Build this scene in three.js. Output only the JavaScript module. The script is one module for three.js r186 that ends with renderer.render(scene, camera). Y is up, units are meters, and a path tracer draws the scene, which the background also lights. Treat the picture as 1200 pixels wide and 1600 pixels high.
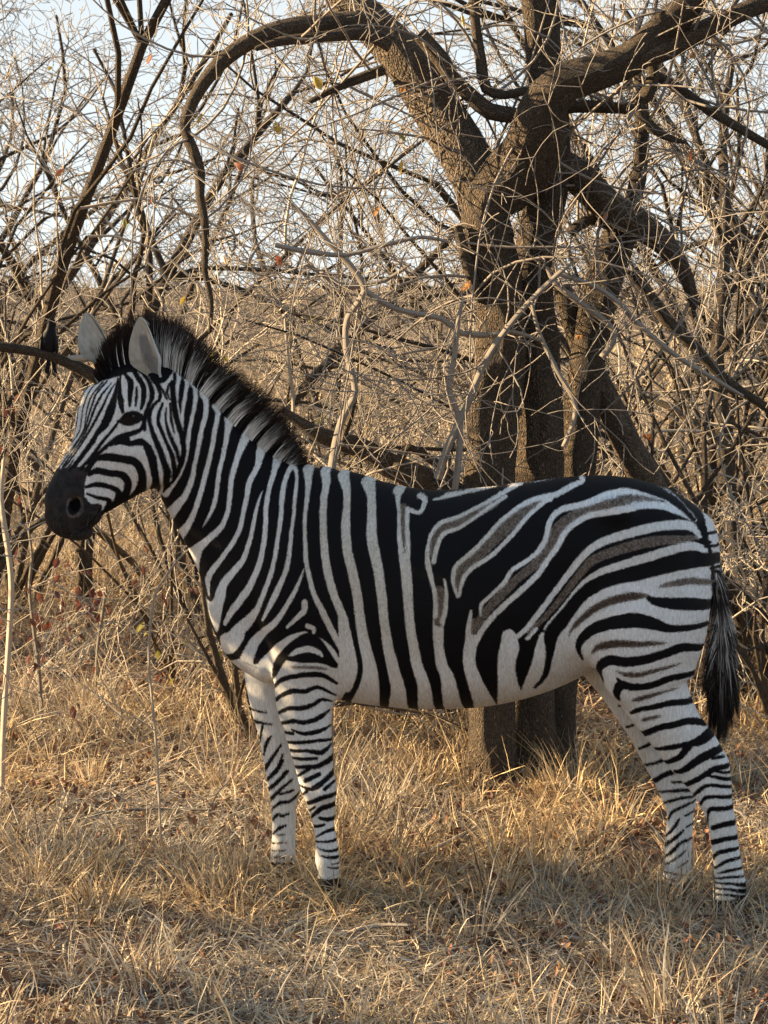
import * as THREE from 'three';
import { mergeGeometries } from 'three/addons/utils/BufferGeometryUtils.js';

// ---- camera, sky, sun, exposure
const scene = new THREE.Scene();
const camera = new THREE.PerspectiveCamera(25.75, 0.75, 0.1, 2000);
camera.position.set(0, 1.94, 0); camera.rotation.x = -5.873 * Math.PI / 180;
camera.focus = 6.9; camera.userData.fStop = 16;
const SUN = new THREE.Vector3(-0.92, 0.30, -0.25).normalize();
{
  const w = 512, h = 256, d = new Float32Array(w * h * 4);
  for (let y = 0; y < h; y++) for (let x = 0; x < w; x++) {
    const el = ((y + 0.5) / h - 0.5) * Math.PI, az = ((x + 0.5) / w - 0.5) * 2 * Math.PI, dir = new THREE.Vector3(Math.cos(el) * Math.cos(az), Math.sin(el), Math.cos(el) * Math.sin(az));
    const up = Math.max(0, dir.y), low = Math.exp(-up * 2.1), glow = Math.max(0, dir.dot(SUN)), g = 0.35 * glow ** 5 * low;
    const c = [0.08 + 0.275 * low + g * 0.75, 0.13 + 0.255 * low + g * 0.58, 0.2 + 0.19 * low + g * 0.38], o = (y * w + x) * 4;
    for (let j = 0; j < 3; j++) d[o + j] = c[j] * 0.71; d[o + 3] = 1;
  }
  const sky = new THREE.DataTexture(d, w, h, THREE.RGBAFormat, THREE.FloatType); sky.mapping = THREE.EquirectangularReflectionMapping; sky.magFilter = sky.minFilter = THREE.LinearFilter; sky.colorSpace = THREE.LinearSRGBColorSpace; sky.needsUpdate = true;
  scene.background = sky; scene.environment = sky;
}
const sun = new THREE.DirectionalLight(new THREE.Color(1, 0.73, 0.41), 5);
sun.position.copy(SUN).multiplyScalar(60).add(new THREE.Vector3(0, 0, -9)); sun.target.position.set(0, 0, -9); scene.add(sun, sun.target);
sun.castShadow = true; sun.shadow.mapSize.set(4096, 4096); sun.shadow.radius = 1; Object.assign(sun.shadow.camera, { left: -30, right: 30, top: 30, bottom: -30, near: 1, far: 150 });
const renderer = new THREE.WebGLRenderer({ antialias: true });
renderer.toneMapping = THREE.LinearToneMapping; renderer.toneMappingExposure = 4.0; renderer.shadowMap.enabled = true; renderer.shadowMap.type = THREE.PCFSoftShadowMap;

// ---- helpers
function rngOf(seed) { let s = seed | 0; return () => { s = (s + 0x6d2b79f5) | 0; let t = Math.imul(s ^ (s >>> 15), 1 | s); t = (t + Math.imul(t ^ (t >>> 7), 61 | t)) ^ t; return ((t ^ (t >>> 14)) >>> 0) / 4294967296; }; }
const V = (x, y, z) => new THREE.Vector3(x, y, z);
const lerp = (a, b, t) => a + (b - a) * t, clamp = (x, a, b) => Math.max(a, Math.min(b, x)), smooth = (a, b, x) => { const t = clamp((x - a) / (b - a), 0, 1); return t * t * (3 - 2 * t); };
const noiseTable = (() => { const r = rngOf(91), t = new Float32Array(256 * 256); for (let i = 0; i < t.length; i++) t[i] = r(); return t; })();
function noise2(x, y) { const xi = Math.floor(x), yi = Math.floor(y), fx = x - xi, fy = y - yi, u = fx * fx * (3 - 2 * fx), v = fy * fy * (3 - 2 * fy), g = (a, b) => noiseTable[((b & 255) << 8) | (a & 255)]; return lerp(lerp(g(xi, yi), g(xi + 1, yi), u), lerp(g(xi, yi + 1), g(xi + 1, yi + 1), u), v); }
const fbm = (x, y, o = 4) => { let s = 0, a = 0.5, t = 0; for (let i = 0; i < o; i++) { s += a * noise2(x, y); t += a; x = x * 2.03 + 17.3; y = y * 2.01 + 5.7; a *= 0.5; } return s / t; };
class Build {   // collects triangles with normals, uv and colours
  constructor() { this.p = []; this.n = []; this.u = []; this.c = []; this.i = []; }
  vert(x, y, z, nx, ny, nz, u = 0, v = 0, r = 1, g = 1, b = 1) { this.p.push(x, y, z); this.n.push(nx, ny, nz); this.u.push(u, v); this.c.push(r, g, b); return this.p.length / 3 - 1; }
  geometry(colored = true) {
    const g = new THREE.BufferGeometry();
    g.setAttribute('position', new THREE.Float32BufferAttribute(this.p, 3)); g.setAttribute('normal', new THREE.Float32BufferAttribute(this.n, 3)); g.setAttribute('uv', new THREE.Float32BufferAttribute(this.u, 2));
    if (colored) g.setAttribute('color', new THREE.Float32BufferAttribute(this.c, 3));
    g.setIndex(this.i); return g;
  }
}
const taken = new Map();
function numbered(name) { const n = taken.get(name) ?? 0; taken.set(name, n + 1); return n ? name + '_' + String(n).padStart(3, '0') : name; }
function shade(o) { o.castShadow = o.receiveShadow = true; return o; }
function thing(name, label, category, [x, y, z] = [0, 0, 0], group) { const o = new THREE.Group(); o.name = numbered(name); o.position.set(x, y, z); o.userData = { label, category }; if (group) o.userData.group = group; scene.add(o); return o; }
function part(parent, name, geometry, material) { const m = shade(new THREE.Mesh(geometry, material)); m.name = name; parent.add(m); return m; }
function structure(name, geometry, material) { const m = shade(new THREE.Mesh(geometry, material)); m.name = name; m.userData.kind = 'structure'; scene.add(m); return m; }
function dataTexture(w, h, f, srgb = true) {   // f(x, y) gives [r, g, b] 0..255
  const d = new Uint8Array(w * h * 4); for (let y = 0, i = 0; y < h; y++) for (let x = 0; x < w; x++, i += 4) { const c = f(x, y); d[i] = c[0]; d[i + 1] = c[1]; d[i + 2] = c[2]; d[i + 3] = 255; }
  const t = new THREE.DataTexture(d, w, h); t.wrapS = t.wrapT = THREE.RepeatWrapping; t.magFilter = THREE.LinearFilter; if (srgb) t.colorSpace = THREE.SRGBColorSpace; t.needsUpdate = true; return t;
}
const ZEBRA_AT = [0.437, 0, -6.950], ZEBRA_TURN = -0.1658;
const STATIONS = {
  torso: [[-0.8745, 0.916, 0.1509, 0, 0.125], [-0.774, 0.9493, 0.2607, 0, 0.17], [-0.6595, 0.993, 0.3524, 0, 0.205], [-0.5252, 0.9663, 0.3555, 0, 0.24], [-0.4019, 0.9477, 0.3505, 0, 0.262], [-0.2793, 0.9425, 0.3465, 0, 0.275], [-0.1574, 0.9514, 0.3445, 0, 0.28], [-0.0363, 0.9765, 0.3364, 0, 0.272], [0.0839, 1.0156, 0.3183, 0, 0.258], [0.1735, 1.0487, 0.2958, 0, 0.25], [0.2627, 1.0707, 0.2747, 0, 0.245], [0.3616, 1.0727, 0.2536, 0, 0.225], [0.4602, 1.0618, 0.2201, 0, 0.185], [0.5232, 1.0512, 0.1783, 0, 0.135]],
  neck: [[-1.1695, 1.5849, 0.1088, 0.045, 0.07], [-1.104, 1.4997, 0.138, 0.035, 0.075], [-1.0389, 1.3884, 0.1694, 0.02, 0.082], [-0.9834, 1.3107, 0.1887, 0.01, 0.093], [-0.9216, 1.236, 0.2129, 0, 0.108], [-0.8562, 1.1695, 0.2513, 0, 0.135], [-0.7733, 1.0891, 0.2914, 0, 0.165]],
  head: [[-1.1766, 1.575, 0.1591, 0.05, 0.078], [-1.2176, 1.495, 0.206, 0.06, 0.092], [-1.2755, 1.4177, 0.1815, 0.07, 0.086], [-1.319, 1.3633, 0.1408, 0.085, 0.07], [-1.3657, 1.313, 0.1182, 0.1, 0.058], [-1.4038, 1.268, 0.1023, 0.115, 0.054], [-1.4245, 1.2217, 0.0963, 0.125, 0.056], [-1.4371, 1.1924, 0.0782, 0.13, 0.048]],
  chest: [[-0.904, 0.8946, 0.1008, 0, 0.11], [-0.8752, 0.8022, 0.0924, 0, 0.12], [-0.8064, 0.7419, 0.0796, 0, 0.13]],
  fore_near: [[-0.6665, 0.9381, 0.1266, 0.12, 0.085], [-0.6699, 0.8275, 0.1186, 0.125, 0.085], [-0.6744, 0.7259, 0.0983, 0.125, 0.075], [-0.6758, 0.6231, 0.0914, 0.12, 0.064], [-0.6658, 0.5417, 0.076, 0.12, 0.056], [-0.6521, 0.4598, 0.0658, 0.118, 0.049], [-0.6421, 0.3987, 0.0586, 0.118, 0.046], [-0.6299, 0.3457, 0.0556, 0.118, 0.049], [-0.6228, 0.2966, 0.0443, 0.118, 0.04], [-0.6158, 0.2351, 0.034, 0.118, 0.03], [-0.6077, 0.1736, 0.035, 0.118, 0.03], [-0.6048, 0.12, 0.0382, 0.118, 0.034], [-0.6008, 0.0788, 0.033, 0.118, 0.031], [-0.6019, 0.0456, 0.0392, 0.118, 0.038], [-0.604, 0.0206, 0.0434, 0.118, 0.042]],
  fore_far: [[-0.7895, 0.8694, 0.1231, -0.12, 0.085], [-0.8187, 0.7628, 0.1108, -0.125, 0.085], [-0.8342, 0.6568, 0.0897, -0.125, 0.07], [-0.8229, 0.5522, 0.0769, -0.12, 0.06], [-0.8102, 0.4576, 0.0641, -0.118, 0.052], [-0.8021, 0.3622, 0.0556, -0.118, 0.046], [-0.7939, 0.288, 0.0514, -0.118, 0.048], [-0.7963, 0.2303, 0.0407, -0.118, 0.04], [-0.7955, 0.1705, 0.0386, -0.118, 0.031], [-0.7969, 0.1062, 0.0397, -0.118, 0.031], [-0.7982, 0.0525, 0.043, -0.118, 0.034], [-0.7951, 0.0204, 0.0365, -0.118, 0.031], [-0.7974, -0.0055, 0.043, -0.118, 0.04], [-0.7997, -0.0293, 0.0473, -0.118, 0.044]],
  hind_near: [[0.3377, 1.068, 0.1948, 0.1, 0.13], [0.385, 0.9231, 0.1964, 0.115, 0.14], [0.4022, 0.7619, 0.1414, 0.13, 0.115], [0.415, 0.6919, 0.1089, 0.135, 0.092], [0.4734, 0.5896, 0.0881, 0.13, 0.07], [0.5275, 0.5169, 0.0866, 0.125, 0.056], [0.569, 0.457, 0.0784, 0.122, 0.048], [0.5911, 0.4066, 0.0645, 0.12, 0.046], [0.6103, 0.3494, 0.0488, 0.12, 0.041], [0.6268, 0.2881, 0.0427, 0.12, 0.036], [0.6386, 0.2096, 0.0418, 0.12, 0.033], [0.6494, 0.1398, 0.0438, 0.12, 0.035], [0.656, 0.0939, 0.0477, 0.12, 0.038], [0.6537, 0.0536, 0.0448, 0.12, 0.036], [0.656, 0.0305, 0.0486, 0.12, 0.044], [0.6544, 0.0103, 0.0525, 0.12, 0.047]],
  hind_far: [[0.2874, 0.9601, 0.1911, -0.1, 0.13], [0.2879, 0.7935, 0.1517, -0.12, 0.125], [0.3293, 0.6531, 0.0932, -0.13, 0.085], [0.3812, 0.5478, 0.0728, -0.128, 0.066], [0.433, 0.4572, 0.0727, -0.125, 0.054], [0.4705, 0.3806, 0.0686, -0.122, 0.047], [0.4897, 0.3052, 0.0545, -0.12, 0.045], [0.4924, 0.2535, 0.0424, -0.12, 0.038], [0.4892, 0.1952, 0.0425, -0.12, 0.034], [0.4861, 0.1202, 0.0425, -0.12, 0.033], [0.4847, 0.0763, 0.0425, -0.12, 0.035], [0.4831, 0.0387, 0.0436, -0.12, 0.037], [0.4896, 0.0118, 0.0426, -0.12, 0.036], [0.4939, -0.011, 0.0507, -0.12, 0.044], [0.4941, -0.0235, 0.0527, -0.12, 0.046]],
  dock: [[0.5249, 1.2083, 0.0254, 0, 0.03], [0.559, 1.1435, 0.0186, 0, 0.026], [0.5815, 1.0744, 0.0176, 0, 0.024], [0.6003, 0.9912, 0.0166, 0, 0.02], [0.6154, 0.9017, 0.0176, 0, 0.02], [0.6225, 0.8219, 0.0137, 0, 0.016], [0.6237, 0.7418, 0.0078, 0, 0.01]]
};
const WHISKERS = [[-1.46, 1.192, 0.176], [-1.431, 1.172, 0.176], [-1.399, 1.178, 0.172], [-1.37, 1.199, 0.169], [-1.416, 1.14, 0.159], [-1.388, 1.148, 0.154], [-1.36, 1.173, 0.15], [-1.45, 1.223, 0.18]];
const BUMPS = [[-1.232, 1.534, 0.115, 0.045, 0.03, 0.035, 0.03], [-1.172, 1.392, 0.105, 0.075, 0.085, 0.05, 0.04], [-1.406, 1.242, 0.16, 0.032, 0.04, 0.024, 0.02], [-1.395, 1.146, 0.12, 0.035, 0.022, 0.04, 0.02], [-0.711, 0.972, 0.15, 0.09, 0.16, 0.07, 0.06], [-0.641, 0.772, 0.15, 0.07, 0.06, 0.05, 0.05], [0.353, 0.891, 0.17, 0.15, 0.14, 0.085, 0.08], [0.293, 1.253, 0.19, 0.05, 0.04, 0.04, 0.05], [-0.773, 1.065, 0.1, 0.05, 0.16, 0.05, 0.05], [0.333, 0.748, 0.2, 0.06, 0.07, 0.04, 0.05], [-0.605, 0.35, 0.15, 0.022, 0.03, 0.02, 0.02], [0.624, 0.47, 0.14, 0.02, 0.035, 0.025, 0.02]], DENTS = [[-0.504, 0.887, 0.285, 0.03, 0.16, 0.035, 0.06], [0.169, 0.965, 0.3, 0.06, 0.13, 0.05, 0.08], [-0.97, 1.226, 0.13, 0.02, 0.16, 0.02, 0.05], [0.561, 0.567, 0.19, 0.015, 0.08, 0.02, 0.03], [-1.121, 1.448, 0.175, 0.02, 0.07, 0.02, 0.03], [-1.399, 1.245, 0.176, 0.016, 0.023, 0.026, 0.007], [-1.338, 1.222, 0.154, 0.014, 0.006, 0.01, 0.006], [-1.35, 1.2, 0.162, 0.014, 0.006, 0.01, 0.006], [-1.369, 1.178, 0.164, 0.014, 0.006, 0.01, 0.006], [-1.394, 1.157, 0.166, 0.014, 0.006, 0.01, 0.006], [-1.423, 1.144, 0.166, 0.014, 0.006, 0.01, 0.006], [-1.448, 1.148, 0.167, 0.014, 0.006, 0.01, 0.006]];
const MANE_BASE = [[-1.33, 1.641, 0.045], [-1.317, 1.667, 0.045], [-1.294, 1.679, 0.045], [-1.258, 1.69, 0.045], [-1.212, 1.702, 0.045], [-1.164, 1.706, 0.045], [-1.121, 1.699, 0.0434], [-1.087, 1.676, 0.0389], [-1.051, 1.642, 0.0341], [-1.015, 1.596, 0.0294], [-0.973, 1.555, 0.0238], [-0.927, 1.515, 0.0177], [-0.879, 1.466, 0.0114], [-0.835, 1.426, 0.0056], [-0.786, 1.391, 0], [-0.743, 1.365, 0], [-0.706, 1.352, 0]];
const MANE_TIP = [[-1.362, 1.652, 0.045], [-1.359, 1.701, 0.045], [-1.335, 1.766, 0.045], [-1.29, 1.823, 0.045], [-1.231, 1.847, 0.045], [-1.169, 1.856, 0.045], [-1.107, 1.844, 0.0418], [-1.051, 1.809, 0.0344], [-0.987, 1.759, 0.0259], [-0.902, 1.679, 0.0146], [-0.856, 1.642, 0.0085], [-0.808, 1.606, 0.0021], [-0.765, 1.562, 0], [-0.73, 1.512, 0], [-0.701, 1.453, 0], [-0.687, 1.396, 0], [-0.679, 1.36, 0]];
const MANE_WHITE = [[-1.139, 1.717, 0.0147], [-1.117, 1.699, 0.0126], [-1.087, 1.676, 0.0147], [-1.051, 1.642, 0.0146], [-1.015, 1.596, 0.0157], [-0.973, 1.555, 0.0146], [-0.927, 1.515, 0.0177], [-0.879, 1.466, 0.0187], [-0.835, 1.426, 0.0177], [-0.786, 1.391, 0.0166], [-0.741, 1.365, 0.0166], [-0.689, 1.35, 0.0083]];
const TAIL_END = [[0.557, 0.599, 0], [0.574, 0.539, 0], [0.592, 0.503, 0], [0.608, 0.483, 0], [0.622, 0.496, 0], [0.637, 0.505, 0], [0.652, 0.531, 0], [0.675, 0.583, 0]];
const EARS = [[[-1.148, 1.64, 0.105], [-1.189, 1.831, 0.13], [-0.42, -0.05, 0.9], 0.058, 1.2, 1], [[-1.354, 1.675, -0.015], [-1.416, 1.84, -0.03], [-0.05, -0.1, 1], 0.054, 1.05, 0.12]];
const EYES = [[-1.2185, 1.5215, 0.138, 1], [-1.2185, 1.5215, -0.012, -1]];
const COAT_PAINT = [
  ["body","k",[[-1.126,1.743],[-1.058,1.702],[-0.965,1.621],[-0.858,1.499],[-0.752,1.42],[-0.672,1.389],[-0.611,1.369],[-0.446,1.352],[-0.242,1.335],[-0.041,1.357],[0.159,1.385],[0.316,1.387],[0.436,1.343],[0.515,1.285],[0.557,1.222],[0.575,1.15],[0.583,1.107],[0.523,1.101],[0.455,1.091],[0.374,1.071],[0.293,1.055],[0.238,1.029],[0.197,0.996],[0.167,0.958],[0.136,0.916],[0.109,0.877],[0.103,0.817],[0.084,0.739],[0.051,0.691],[-0.013,0.605],[-0.049,0.593],[-0.149,0.577],[-0.312,0.57],[-0.517,0.594],[-0.571,0.615],[-0.539,0.672],[-0.504,0.765],[-0.513,0.849],[-0.53,0.929],[-0.547,0.948],[-0.549,0.78],[-0.573,0.755],[-0.61,0.773],[-0.67,0.774],[-0.716,0.77],[-0.769,0.702],[-0.769,0.77],[-0.732,0.813],[-0.83,0.742],[-0.873,0.76],[-0.952,0.736],[-0.984,0.796],[-1.033,0.928],[-1.082,1.028],[-1.123,1.151],[-1.153,1.233],[-1.149,1.273],[-1.109,1.306],[-1.077,1.353],[-1.064,1.424],[-1.075,1.545],[-1.101,1.644]]],
  ["body","w",[[-1.116,1.678,0.0229],[-1.087,1.649,0.0125],[-1.084,1.585,0.0124],[-1.085,1.545,0.0124],[-1.076,1.475,0.0145],[-1.073,1.431,0.0165],[-1.077,1.38,0.0145],[-1.088,1.347,0.0062]]],
  ["body","w",[[-1.091,1.678,0.0229],[-1.066,1.639,0.0125],[-1.058,1.604,0.0103],[-1.062,1.555,0.0103],[-1.066,1.515,0.0083],[-1.063,1.473,0.0021]]],
  ["body","w",[[-1.051,1.638,0.025],[-1.034,1.603,0.0124],[-1.029,1.564,0.0124],[-1.039,1.504,0.0124],[-1.046,1.464,0.0124],[-1.053,1.414,0.0124],[-1.064,1.373,0.0145],[-1.093,1.321,0.0187],[-1.136,1.274,0.0293]]],
  ["body","w",[[-1.01,1.593,0.0249],[-0.999,1.563,0.0145],[-0.997,1.524,0.0145],[-1.007,1.48,0.0145],[-1.017,1.424,0.0145],[-1.028,1.374,0.0145],[-1.039,1.323,0.0166],[-1.062,1.271,0.0208],[-1.094,1.235,0.0292],[-1.135,1.196,0.04]]],
  ["body","w",[[-0.97,1.552,0.0228],[-0.963,1.523,0.0145],[-0.969,1.464,0.0145],[-0.979,1.404,0.0145],[-0.995,1.34,0.0165],[-1.014,1.273,0.0166],[-1.038,1.21,0.0187],[-1.065,1.167,0.0251],[-1.107,1.128,0.0379]]],
  ["body","w",[[-0.928,1.511,0.0291],[-0.931,1.464,0.0165],[-0.939,1.404,0.0144],[-0.952,1.344,0.0144],[-0.962,1.274,0.0145],[-0.977,1.223,0.0124],[-1.009,1.167,0.0021]]],
  ["body","w",[[-0.876,1.457,0.029],[-0.894,1.394,0.0186],[-0.911,1.329,0.0165],[-0.916,1.275,0.0165],[-0.923,1.221,0.0165],[-0.944,1.174,0.0186],[-0.99,1.131,0.0228],[-1.035,1.092,0.0355],[-1.071,1.065,0.0548]]],
  ["body","w",[[-1.085,1.084],[-1.064,1.092],[-1.014,1.101],[-1.026,1.055],[-1.038,1.013],[-1.061,1.032]]],
  ["body","w",[[-0.828,1.417,0.029],[-0.835,1.36,0.0185],[-0.855,1.315,0.0185],[-0.861,1.266,0.0164],[-0.869,1.223,0.0164],[-0.88,1.167,0.0164],[-0.905,1.122,0.0165],[-0.943,1.073,0.0165],[-0.98,1.029,0.0208],[-0.997,0.996,0.0229],[-0.993,0.953,0.0104]]],
  ["body","w",[[-0.81,1.289,0.002],[-0.818,1.264,0.0082],[-0.825,1.229,0.0123],[-0.832,1.18,0.0143],[-0.842,1.136,0.0164],[-0.863,1.079,0.0184],[-0.897,1.037,0.0226],[-0.931,0.998,0.0289],[-0.947,0.952,0.0393],[-0.959,0.889,0.029]]],
  ["body","w",[[-1.014,0.946],[-0.981,0.932],[-0.946,0.99],[-0.935,0.959],[-0.941,0.902],[-0.958,0.844],[-0.974,0.836],[-0.995,0.893]]],
  ["body","w",[[-0.778,1.385,0.0269],[-0.782,1.341,0.0185],[-0.789,1.293,0.0164],[-0.792,1.24,0.0163],[-0.789,1.192,0.0163],[-0.792,1.13,0.0183],[-0.806,1.064,0.0204],[-0.835,1.002,0.0225],[-0.87,0.954,0.0246],[-0.909,0.904,0.0206],[-0.932,0.865,0.0104]]],
  ["body","w",[[-0.731,1.361,0.0185],[-0.741,1.322,0.0164],[-0.743,1.276,0.0163],[-0.741,1.223,0.0142],[-0.743,1.175,0.0142],[-0.749,1.106,0.0142],[-0.761,1.046,0.0162],[-0.781,0.994,0.0163],[-0.811,0.931,0.0204],[-0.847,0.886,0.0308],[-0.884,0.849,0.0413],[-0.91,0.816,0.0497]]],
  ["body","w",[[-0.955,0.819],[-0.937,0.836],[-0.902,0.842],[-0.87,0.854],[-0.866,0.833],[-0.882,0.801],[-0.906,0.775],[-0.938,0.763],[-0.961,0.773]]],
  ["body","w",[[-0.721,1.361,0.0123],[-0.704,1.331,0.0102],[-0.701,1.277,0.0122],[-0.699,1.224,0.0121],[-0.702,1.176,0.0121],[-0.704,1.113,0.0141],[-0.713,1.054,0.0162],[-0.739,0.993,0.0182],[-0.764,0.945,0.0183],[-0.797,0.89,0.0082]]],
  ["body","w",[[-0.678,1.357,0.0308],[-0.666,1.314,0.0183],[-0.663,1.262,0.0142],[-0.663,1.205,0.0121],[-0.658,1.147,0.0121],[-0.652,1.089,0.0141],[-0.645,1.055,0.0141],[-0.627,0.989,0.0161],[-0.595,0.925,0.0201],[-0.571,0.876,0.0221],[-0.546,0.826,0.0181],[-0.538,0.789,0.008]]],
  ["body","w",[[-0.657,1.06,0.004],[-0.679,1.0,0.0121],[-0.716,0.935,0.0162],[-0.754,0.886,0.0203],[-0.807,0.842,0.0267],[-0.841,0.802,0.0351],[-0.863,0.75,0.0455]]],
  ["body","w",[[-0.653,0.958,0.0181],[-0.655,0.932,0.0181],[-0.672,0.913,0.0161],[-0.71,0.877,0.0081]]],
  ["body","w",[[-0.645,0.883,0.0161],[-0.626,0.875,0.0141],[-0.627,0.863,0.0101]]],
  ["body","w",[[-0.635,0.853,0.0101],[-0.607,0.838,0.0161],[-0.578,0.812,0.0201],[-0.557,0.779,0.0181],[-0.555,0.751,0.0101]]],
  ["body","w",[[-0.652,0.858,0.0162],[-0.685,0.849,0.0182],[-0.721,0.826,0.0243],[-0.757,0.789,0.0347],[-0.798,0.74,0.0494]]],
  ["body","w",[[-0.707,0.783,0.0101],[-0.683,0.8,0.0162],[-0.644,0.81,0.0202],[-0.614,0.802,0.0161],[-0.601,0.788,0.0061]]],
  ["body","w",[[-0.623,1.352,0.0287],[-0.609,1.315,0.0223],[-0.609,1.269,0.0222],[-0.605,1.206,0.0222],[-0.598,1.14,0.0241],[-0.585,1.063,0.0261],[-0.56,0.982,0.026],[-0.532,0.915,0.026],[-0.519,0.855,0.026],[-0.508,0.793,0.0281],[-0.512,0.743,0.0382],[-0.543,0.686,0.0487]]],
  ["body","w",[[-0.566,1.341,0.0306],[-0.545,1.3,0.0243],[-0.536,1.26,0.0222],[-0.533,1.198,0.0281],[-0.523,1.123,0.03],[-0.503,1.057,0.0319],[-0.487,0.986,0.0318],[-0.477,0.908,0.0338],[-0.463,0.827,0.0379],[-0.451,0.758,0.046],[-0.461,0.683,0.0646],[-0.494,0.604,0.0926]]],
  ["body","w",[[-0.487,1.322,0.0366],[-0.466,1.282,0.0262],[-0.454,1.224,0.028],[-0.446,1.154,0.0338],[-0.422,1.07,0.0317],[-0.407,0.99,0.0316],[-0.399,0.916,0.0297],[-0.389,0.831,0.0337],[-0.376,0.751,0.0398],[-0.369,0.679,0.0482],[-0.39,0.588,0.0655]]],
  ["body","w",[[-0.345,1.129,0.0336],[-0.333,1.063,0.0335],[-0.325,0.993,0.0315],[-0.319,0.919,0.0295],[-0.31,0.845,0.0316],[-0.3,0.772,0.0356],[-0.285,0.695,0.0419],[-0.297,0.589,0.0571]]],
  ["body","u",[[-0.36,1.247,0.0232],[-0.349,1.184,0.0258],[-0.344,1.129,0.0257]]],
  ["body","w",[[-0.387,1.296,0.0344],[-0.382,1.273,0.0161],[-0.37,1.225,0.01],[-0.361,1.165,0.0139],[-0.351,1.125,0.0178]]],
  ["body","w",[[-0.346,1.243,0.014],[-0.34,1.193,0.0139],[-0.333,1.147,0.0158],[-0.33,1.111,0.0158]]],
  ["body","w",[[-0.32,1.279,0.0141],[-0.299,1.269,0.016],[-0.298,1.251,0.014],[-0.308,1.233,0.0119],[-0.339,1.24,0.012]]],
  ["body","w",[[-0.272,1.268,0.006],[-0.229,1.279,0.01],[-0.153,1.295,0.01],[-0.086,1.307,0.004]]],
  ["body","w",[[-0.243,1.283,0.004],[-0.194,1.29,0.006]]],
  ["body","w",[[-0.229,0.926,0.0352],[-0.231,0.846,0.0314],[-0.224,0.779,0.0355],[-0.208,0.721,0.0455],[-0.207,0.593,0.065]]],
  ["body","u",[[-0.074,1.27,0.0286],[-0.138,1.234,0.0343],[-0.203,1.202,0.037],[-0.246,1.172,0.0343],[-0.259,1.122,0.0285]]],
  ["body","u",[[-0.228,1.01,0.0284],[-0.229,0.952,0.034],[-0.229,0.912,0.0255]]],
  ["body","w",[[-0.0,1.324,0.014],[-0.048,1.298,0.0139],[-0.116,1.259,0.0119],[-0.184,1.225,0.0118],[-0.236,1.206,0.0138],[-0.26,1.177,0.0118],[-0.27,1.133,0.0118],[-0.265,1.084,0.0177],[-0.251,1.034,0.0137],[-0.24,0.994,0.0137],[-0.239,0.932,0.0157]]],
  ["body","w",[[-0.046,1.283,0.0119],[-0.098,1.249,0.0118],[-0.171,1.197,0.0118],[-0.22,1.178,0.0138],[-0.239,1.145,0.0138],[-0.249,1.094,0.0157]]],
  ["body","w",[[-0.213,1.043,0.0078],[-0.206,1.005,0.0117],[-0.208,0.958,0.0137],[-0.218,0.913,0.0157]]],
  ["body","u",[[0.068,1.276,0.0284],[0.001,1.232,0.0397],[-0.053,1.181,0.0396],[-0.108,1.125,0.0367],[-0.16,1.069,0.0339],[-0.175,1.021,0.0226]]],
  ["body","w",[[0.176,1.343,0.0119],[0.188,1.332,0.0118],[0.15,1.315,0.0176],[0.107,1.293,0.0176],[0.042,1.277,0.0157],[-0.007,1.251,0.0137],[-0.056,1.21,0.0137],[-0.093,1.166,0.0137],[-0.137,1.121,0.0137],[-0.18,1.081,0.0137],[-0.186,1.036,0.0117],[-0.171,0.992,0.0078]]],
  ["body","w",[[0.095,1.282,0.0176],[0.074,1.271,0.0137],[0.027,1.227,0.0136],[-0.012,1.179,0.0136],[-0.07,1.119,0.0136],[-0.131,1.077,0.0136],[-0.155,1.046,0.0136],[-0.167,0.996,0.0097]]],
  ["body","w",[[-0.048,1.319,0.0141],[0.039,1.329,0.012],[0.105,1.341,0.01],[0.169,1.352,0.006]]],
  ["body","u",[[0.423,1.282,0.0143],[0.338,1.284,0.0286],[0.262,1.274,0.0286],[0.187,1.245,0.0286],[0.125,1.202,0.0309],[0.11,1.157,0.0309],[0.068,1.1,0.0286],[0.011,1.052,0.0261],[-0.036,1.004,0.0262],[-0.083,0.951,0.0239],[-0.122,0.895,0.024]]],
  ["body","w",[[0.523,1.223,0.0097],[0.447,1.279,0.0155],[0.389,1.298,0.0174],[0.339,1.305,0.0175],[0.273,1.298,0.0194],[0.204,1.271,0.0194],[0.128,1.251,0.0175],[0.099,1.216,0.0174],[0.09,1.172,0.0155],[0.077,1.144,0.0155],[0.044,1.109,0.0135],[-0.007,1.075,0.0136],[-0.031,1.038,0.0136],[-0.067,1.002,0.0116],[-0.099,0.97,0.0117],[-0.101,0.939,0.0078]]],
  ["body","w",[[0.527,1.221,0.0116],[0.449,1.259,0.0193],[0.392,1.268,0.0212],[0.337,1.263,0.0231],[0.256,1.248,0.0193],[0.196,1.228,0.0174],[0.147,1.188,0.0174],[0.128,1.149,0.0174],[0.098,1.107,0.0154],[0.067,1.061,0.0174],[0.006,1.002,0.0174],[-0.045,0.955,0.0175],[-0.086,0.908,0.0175],[-0.109,0.871,0.0175],[-0.126,0.834,0.0176]]],
  ["body","u",[[-0.118,0.915,0.0273],[-0.133,0.865,0.0234]]],
  ["body","w",[[-0.13,0.95,0.0078],[-0.138,0.895,0.0156],[-0.141,0.844,0.0176]]],
  ["body","w",[[-0.129,0.861,0.0371],[-0.139,0.792,0.0392],[-0.128,0.729,0.0453],[-0.11,0.646,0.0639],[-0.114,0.596,0.0728]]],
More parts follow.
